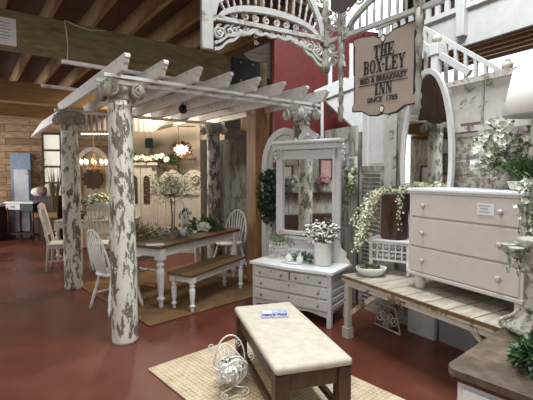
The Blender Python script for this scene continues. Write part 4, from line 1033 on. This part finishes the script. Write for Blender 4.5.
# slab serif capitals drawn in a unit cell (width, height 1)
def glyph(m, ch, x, z, w, h):
    T_ = .008; y = -.018
    def r(x0, z0, x1, z1): m.box((x + (x0 + x1) / 2 * w, y, z + (z0 + z1) / 2 * h), (abs(x1 - x0) * w, .004, abs(z1 - z0) * h))
    def q(pts): m.prism([(x + a * w, z + b * h) for a, b in pts], .004, Matrix.Translation((0, y, 0)))
    s = .32; e = .09
    def stem(cx, z0=0, z1=1):
        r(cx - s / 2, z0, cx + s / 2, z1); r(cx - s / 2 - .09, z0, cx + s / 2 + .09, z0 + e) if z0 == 0 else None; r(cx - s / 2 - .09, z1 - e, cx + s / 2 + .09, z1)
    if ch == 'T': stem(.5); r(.05, .9, .95, 1); r(.05, .7, .13, 1); r(.87, .7, .95, 1)
    elif ch == 'H': stem(.22); stem(.78); r(.22, .45, .78, .55)
    elif ch == 'E': stem(.25); r(.2, 0, .92, .1); r(.2, .9, .92, 1); r(.2, .46, .7, .55); r(.84, 0, .92, .3); r(.84, .7, .92, 1); r(.62, .36, .7, .64)
    elif ch == 'L': stem(.28); r(.2, 0, .92, .1); r(.82, 0, .92, .36)
    elif ch == 'I': stem(.5)
    elif ch == 'N': r(.12, 0, .22, 1); r(.78, 0, .88, 1); r(.02, 0, .32, e); r(.02, 1 - e, .4, 1); r(.66, 1 - e, .98, 1); q([(.1, 1), (.38, 1), (.9, 0), (.62, 0)])
    elif ch == 'X': q([(.05, 1), (.38, 1), (.95, 0), (.62, 0)]); q([(.80, 1), (.9, 1), (.2, 0), (.1, 0)]); r(0, 0, .32, e); r(.55, 0, 1, e); r(0, 1 - e, .45, 1); r(.68, 1 - e, 1, 1)
    elif ch == 'Y': q([(.05, 1), (.36, 1), (.63, .45), (.37, .45)]); q([(.80, 1), (.9, 1), (.6, .45), (.5, .45)]); r(.37, 0, .63, .46); r(.25, 0, .75, e); r(0, 1 - e, .42, 1); r(.68, 1 - e, 1, 1)
    elif ch == 'O': m.band([(x + w * (.5 + .2 * math.cos(a)), z + h * (.5 + .42 * math.sin(a))) for a in [2 * PI * i / 24 for i in range(24)]], [(x + w * (.5 + .48 * math.cos(a)), z + h * (.5 + .51 * math.sin(a))) for a in [2 * PI * i / 24 for i in range(24)]], .004, Matrix.Translation((0, y, 0)), True)
    elif ch == 'B':
        stem(.25)
        for c0, rr in ((.73, .27), (.27, .27)):
            m.band([(x + w * (.45 + .22 * math.cos(a)), z + h * (c0 + (rr - .09) * math.sin(a))) for a in [PI * (i / 12 - .5) for i in range(13)]], [(x + w * (.45 + .48 * math.cos(a)), z + h * (c0 + rr * math.sin(a))) for a in [PI * (i / 12 - .5) for i in range(13)]], .004, Matrix.Translation((0, y, 0)))
            r(.25, c0 + rr - .09, .46, c0 + rr); r(.25, c0 - rr, .46, c0 - rr + .09)
    elif ch == '·': m.lathe([(.012, 0), (.012, .004)], (x + w * .5, y - .002, z + h * .5), 8, Matrix.Rotation(PI / 2, 3, 'X'))
def word(s, cx, z, w, h):
    m = MB(); ws = [w * (.35 if c == '·' else (.7 if c == 'I' else 1)) for c in s]; x = cx - sum(ws) / 2
    for c, q in zip(s, ws): glyph(m, c, x + q * .03 if c != 'I' else x - w * .15 + q * 0, z, q * .94 if c != 'I' else w, h); x += q
    obj('lettering', m, INK, sg)
word('THE', .01, .135, .074, .115); word('BOX·LEY', .01, .0, .068, .125); word('INN', .01, -.205, .07, .11)
RX = (PI / 2, 0, 0)
text_obj('lettering', 'BED & BREAKFAST', .066, INK, sg, (0, -.018, -.062), RX, .90, .002, .0022)
text_obj('lettering', 'SINCE  1785', .064, INK, sg, (0, -.018, -.25), RX, .95, .002, .0014)
obj('rule_line', B((0, -.017, -.024), (.50, .004, .004)), INK, sg); obj('rule_line', B((0, -.017, -.101), (.50, .004, .005)), INK, sg)
m = MB(); m.tube([(-.22, 0, h_ + .02), (-.22, 0, h_ + .07)], .006).tube([(.22, 0, h_ + .02), (.22, 0, h_ + .07)], .006); obj('hanger', m, BLACK, sg)
# brown silhouette sign above
out = [(-.17, -.02), (-.13, -.06), (-.08, -.075), (-.05, -.095), (0, -.085), (.03, -.065), (.08, -.075), (.13, -.04), (.17, .02), (.16, .08), (.1, .14), (-.1, .15), (-.17, .08)]
single('brown_cutout_sign', MB().prism(out, .02), BROWNSIGN, 'dark brown cut-out plaque above the inn sign at the top edge', 'plaque', spot(345, 1, 3.7), SAa)

# ------------------------------------------------------------------ staircase and balcony
sc_ = thing('staircase', 'white painted staircase behind the inn sign', 'staircase', (0, 0, 0))
Y0 = 6.0
a, b, c, d = spot(314, 91, Y0), spot(345, 78, Y0), spot(425, 145, Y0), spot(384, 157, Y0)
m = MB().prism([(a.x, a.z), (b.x, b.z), (c.x + .0, c.z), (d.x, d.z)], .08, Matrix.Translation((0, Y0, 0))); obj('stringer', m, WHITE, sc_)
obj('landing', MB().bar(spot(315, 98, 6.05), spot(372, 76, 6.05), .25, .16), WHITE, sc_)
for k in range(7):
    u = 330 + 10.5 * k; obj('baluster', MB().bar(spot(u, 44, 6.0), spot(u, 86, 6.0), .055), WHITE, sc_)
obj('newel', MB().bar(spot(322, 92, 5.95), spot(322, 140, 5.95), .04), WHITE, sc_)
for k in range(6):
    u = 345 + 9 * k; p = spot(u, 100 + 7.5 * k, Y0 + .35); obj('tread', B(p, (.24, .7, .04)), WHITE, sc_)
# balcony along T
def bx(s0, s1, p, z0, z1, t): return ((s0 + s1) / 2, p, (z0 + z1) / 2), (s1 - s0, t, z1 - z0)
bal = thing('balcony', 'white balcony edge with low railing above the right wall', 'balcony', G, TA)
c_, d_ = bx(-2.3, 2.2, 2.66, 3.40, 3.9, .06); obj('fascia', B(c_, d_), AGED, bal)
c_, d_ = bx(-2.3, 2.2, 3.4, 3.62, 3.66, 1.5); obj('underside', B(c_, d_), PLANKC, bal)
for k in range(4):
    c_, d_ = bx(-2.3, 2.6, 2.85 + .2 * k, 3.42, 3.62, .05); obj('joist', B(c_, d_), JOIST, bal)
c_, d_ = bx(-2.3, 2.2, 2.62, 4.13, 4.2, .07); obj('rail', B(c_, d_), AGED, bal); c_, d_ = bx(-2.3, 2.2, 2.62, 3.88, 3.95, .09); obj('rail', B(c_, d_), AGED, bal)
for k in range(26): obj('baluster', B((-2.2 + k * .165, 2.62, 4.04), (.075, .04, .2)), AGED, bal)
obj('pendant_post', B((-.62, 2.58, 3.84), (.13, .1, .65), bev=.01), AGED, bal)
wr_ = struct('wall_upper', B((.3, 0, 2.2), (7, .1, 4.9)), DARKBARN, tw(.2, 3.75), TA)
wd = struct('window_2', B((.3, -.07, 3.27), (6.5, .02, .26)), WINGLOW, tw(.2, 3.70), TA)
obj('window_frame', B((.3, -.08, 3.08), (6.6, .06, .1)), POSTW, wd)
# landing newel and sloping handrail in front of it
sr = thing('stair_railing', 'white sloping stair railing with ball-topped newel above the arched mirror', 'railing', G, TA)
def lt(v): # world -> local of the table frame
    w = v - G; return Vector((w.dot(T), w.dot(Nn), v.z))
PP = 1.55
nw = lt(on(436, 75, PP)); ntop = lt(on(436, 44, PP)); m = MB().box((nw.x, nw.y, (nw.z + ntop.z) / 2 - .3), (.09, .09, ntop.z - nw.z + .6), bev=.006).box((nw.x, nw.y, ntop.z - .07), (.12, .12, .14), bev=.01)
obj('newel', m, WHITE, sr); obj('newel_ball', MB().ball((nw.x, nw.y, ntop.z + .055), .055, 12), CREAM, sr)
m = MB().bar(lt(on(424, 28, PP + .1)), lt(on(503, 72, PP + .1)), .04, .045); obj('handrail', m, AGED, sr)
m = MB().bar(lt(on(420, 42, PP)), lt(on(432, 52, PP)), .05, .07).bar(lt(on(440, 55, PP)), lt(on(470, 73, PP)), .05, .07); obj('lower_rail', m, AGED, sr)
for k in range(8):
    u = 426 + 10 * k; v0 = 29 + (u - 424) * .557; obj('baluster', MB().bar(lt(on(u, v0 + 1, PP + .1)), lt(on(u, max(v0 + 22, 84), PP + .1)), .035), AGED, sr)
fp = lt(on(507, 74, PP - .4)); o = obj('finial', MB().lathe([(.03, 0), (.025, .03), (.045, .06), (.05, .09), (.02, .12), (.03, .13)], (fp.x, fp.y, fp.z), 12).box((fp.x, fp.y, fp.z - .15), (.08, .08, .3)), CREAM, sr)

# ------------------------------------------------------------------ far left furnishings
single('blue_board', B((0, 0, 1.08), (.46, .04, 2.16)), BLUEP, 'faded blue door leaning on the far plank wall', 'door', spot(22, 200, 10.35) * 1 - Vector((0, 0, spot(22, 200, 10.35).z)), WBA)
single('white_board', B((0, 0, .87), (.33, .03, 1.74)), WHITEBLUE, 'narrow pale panel leaning in front of the faded blue door', 'panel', spot(22, 200, 10.2) * 1 - Vector((0, 0, spot(22, 200, 10.2).z)), WBA)
dk = thing('white_desk', 'small white-topped desk with dark teal end by the far plank wall', 'desk', spot(27, 231, 9.9) * 1 - Vector((0, 0, spot(27, 231, 9.9).z)), R(-8))
obj('top', B((0, 0, .93), (.78, .5, .04)), WHITE, dk); obj('drawer', B((-.18, -.2, .83), (.38, .04, .14)), WHITE, dk); obj('side', B((.2, -.03, .82), (.34, .42, .18)), TEAL, dk)
obj('drawer_pull', B((-.18, -.23, .83), (.1, .02, .02)), DARKWOOD, dk)
for x in (-.33, .33):
    for y in (-.2, .2): obj('leg', MB().tube([(x, y, .8), (x * 1.02, y, .4), (x, y, 0)], [.03, .018, .015], 8), DARKWOOD, dk)
obj('shelf', B((0, 0, .16), (.66, .4, .03)), DARKWOOD, dk)
tk = thing('dark_trunk', 'dark open-shelved trunk below the far window', 'trunk', spot(51, 225, 10.0) * 1 - Vector((0, 0, spot(51, 225, 10.0).z)), R(0))
obj('body', B((0, 0, .52), (.62, .45, 1.04)), DARKWOOD, tk); obj('lid', B((0, 0, 1.06), (.66, .49, .05)), BLACK, tk); obj('shelf_board', B((0, -.235, .62), (.58, .02, .12)), PINE, tk)
v = thing('draped_cushions', 'pile of pale cushions beneath the far window', 'cushions', spot(44, 196, 9.85))
obj('cushion', MB().ball((-.12, 0, .1), .2, 10, (1, .5, .6)), CHALK, v); obj('cushion', MB().ball((.14, 0, .14), .18, 10, (.8, .5, 1)), CREAM, v); obj('cushion', MB().ball((0, -.08, .13), .13, 10, (1, .5, .9)), PURPLEBOARD, v)
v = thing('purple_stems', 'dried dark purple flower stems left of the far window', 'flowers', spot(40, 178, 9.9))
m = MB(); f = MB()
for k in range(16):
    e = Vector((random.uniform(-.22, .22), random.uniform(-.1, .1), random.uniform(.1, .45))); m.tube([(0, 0, -.1), e], .004, 4); f.leaves(e, (.05, .05, .05), 10, .05, .02)
obj('stem', m, TWIG, v); obj('blossom', f, PURPLEBOARD, v)
v = thing('tall_grasses', 'tall greenish dried stems standing before the far window', 'plant', spot(55, 200, 9.7))
m = MB()
for k in range(40): m.leaf((random.uniform(-.05, .05), 0, -.3), (random.uniform(-.2, .25), random.uniform(-.1, .1), 1), random.uniform(.7, 1.5), .02)
obj('stem', m, OLIVE, v)
v = thing('teal_crate', 'stack of crates with a teal box at the far left edge', 'crate', spot(-12, 232, 9.8) * 1 - Vector((0, 0, spot(-12, 232, 9.8).z)))
obj('body', B((0, 0, .42), (.75, .5, .84)), DARKWOOD, v); obj('cloth', B((0, 0, .86), (.78, .52, .06)), CHALK, v); obj('teal_box', B((.1, 0, 1.2), (.28, .25, .3)), BLUEP, v)

# ------------------------------------------------------------------ display opposite, seen in the mirrors
dp = thing('display_shelf', 'grey display wall of pictures reflected in the dresser mirror', 'shelf', (-4.35, 2.6, 0), R(90))
obj('back_board', B((0, -.06, 1.2), (3.4, .05, 2.4)), WEATHER, dp); obj('shelf_board', B((0, -.2, 1.15), (3.2, .3, .04)), DARKWOOD, dp); obj('shelf_board', B((0, -.2, .6), (3.2, .3, .04)), DARKWOOD, dp)
obj('cupboard', B((0, -.2, .3), (3.2, .35, .56)), DARKWOOD, dp)
for x, z, w, h, mt in ((-.9, 1.75, .3, .45, PINK), (-.3, 1.9, .26, .34, CHALK), (.25, 1.65, .34, .3, PETALY), (.8, 1.85, .3, .4, SAGE), (1.3, 1.6, .25, .35, CHALK)):
    o = thing('framed_picture', {(-.9): 'tall reflected picture with pink middle, dark frame', (-.3): 'reflected pale oval-hung picture above the shelf', .25: 'reflected cream landscape picture in dark frame', .8: 'reflected green picture in a dark frame', 1.3: 'reflected small white picture at the end of the wall'}[x], 'picture', (-4.35 + .10, 2.6 + x, z), R(90), 'pictures on the display wall')
    obj('frame', MB().band([(-w / 2, -h / 2), (w / 2, -h / 2), (w / 2, h / 2), (-w / 2, h / 2)], [(-w / 2 - .04, -h / 2 - .04), (w / 2 + .04, -h / 2 - .04), (w / 2 + .04, h / 2 + .04), (-w / 2 - .04, h / 2 + .04)], .03, None, True), DARKWOOD, o)
    obj('image', B((0, .005, 0), (w, .01, h)), mt, o)
for i, (x, mt) in enumerate(((-.75, PINK), (.1, PETAL), (.95, PINK))):
    v = thing('shelf_bouquet', ('pink bouquet nearest the camera on the reflected shelf', 'white bouquet in the middle of the reflected shelf', 'pink bouquet at the far end of the reflected shelf')[i], 'flowers', (-4.13, 2.6 + x, 1.175), 0, 'bouquets on the display shelf')
    obj('vase', MB().lathe([(.05, 0), (.07, .1), (.05, .18)], n=12), CERAM, v); obj('blossom', MB().blossoms((0, 0, .27), (.17, .17, .13), 60, .07), mt, v); obj('foliage', MB().leaves((0, 0, .25), (.17, .17, .12), 50, .09, .04), GREEN, v)

# ------------------------------------------------------------------ light
def area(name, loc, rot, sx, sy, e, c=(1, 1, 1)):
    l = bpy.data.lights.new(name, 'AREA'); l.shape = 'RECTANGLE'; l.size = sx; l.size_y = sy; l.energy = e; l.color = c
    o = bpy.data.objects.new(name, l); C.objects.link(o); o.location = loc; o.rotation_euler = rot; return o
area('skylight', (1.05, 2.95, 6.4), (0, 0, R(-53)), 2.0, 2.2, 375, (.90, .96, 1))
area('ceiling_lamp', (-1.0, 1.0, 3.3), (0, 0, 0), 2.0, 1.0, 70, (1, .95, .88))
area('front_fill', (-.6, -3.2, 2.1), (R(82), 0, 0), 5.5, 2.6, 66, (.96, .98, 1))  # unseen fill panel added behind the camera, no window modelled there
area('left_window', (-7.6, 6.2, 2.2), (0, R(-80), 0), 2.4, 3.5, 130, (.95, .97, 1))
area('rear_fill', (-2.0, 7.4, 3.2), (0, 0, 0), .5, .3, 60, (1, .87, .70))  # added light without a fixture, brightens the back behind the pergola
area('rear_left_fill', (-8.4, 8.6, 1.9), (0, R(-88), 0), 1.8, 2.0, 75, (1, .95, .88))  # unseen panel added off to the left to lift the dim far corner
area('stair_fill', (2.0, 5.5, 5.6), (0, 0, 0), 1.5, 1.5, 26, (.92, .96, 1))  # added overhead panel that brightens the stairs, no fixture there
w = bpy.data.worlds.new('world'); bpy.context.scene.world = w; w.use_nodes = True
w.node_tree.nodes['Background'].inputs[0].default_value = (.80, .88, 1, 1); w.node_tree.nodes['Background'].inputs[1].default_value = .09
vs = bpy.context.scene.view_settings; vs.view_transform = 'Standard'; vs.look = 'None'; vs.exposure = 0.29; vs.gamma = 1; vs.use_curve_mapping = False
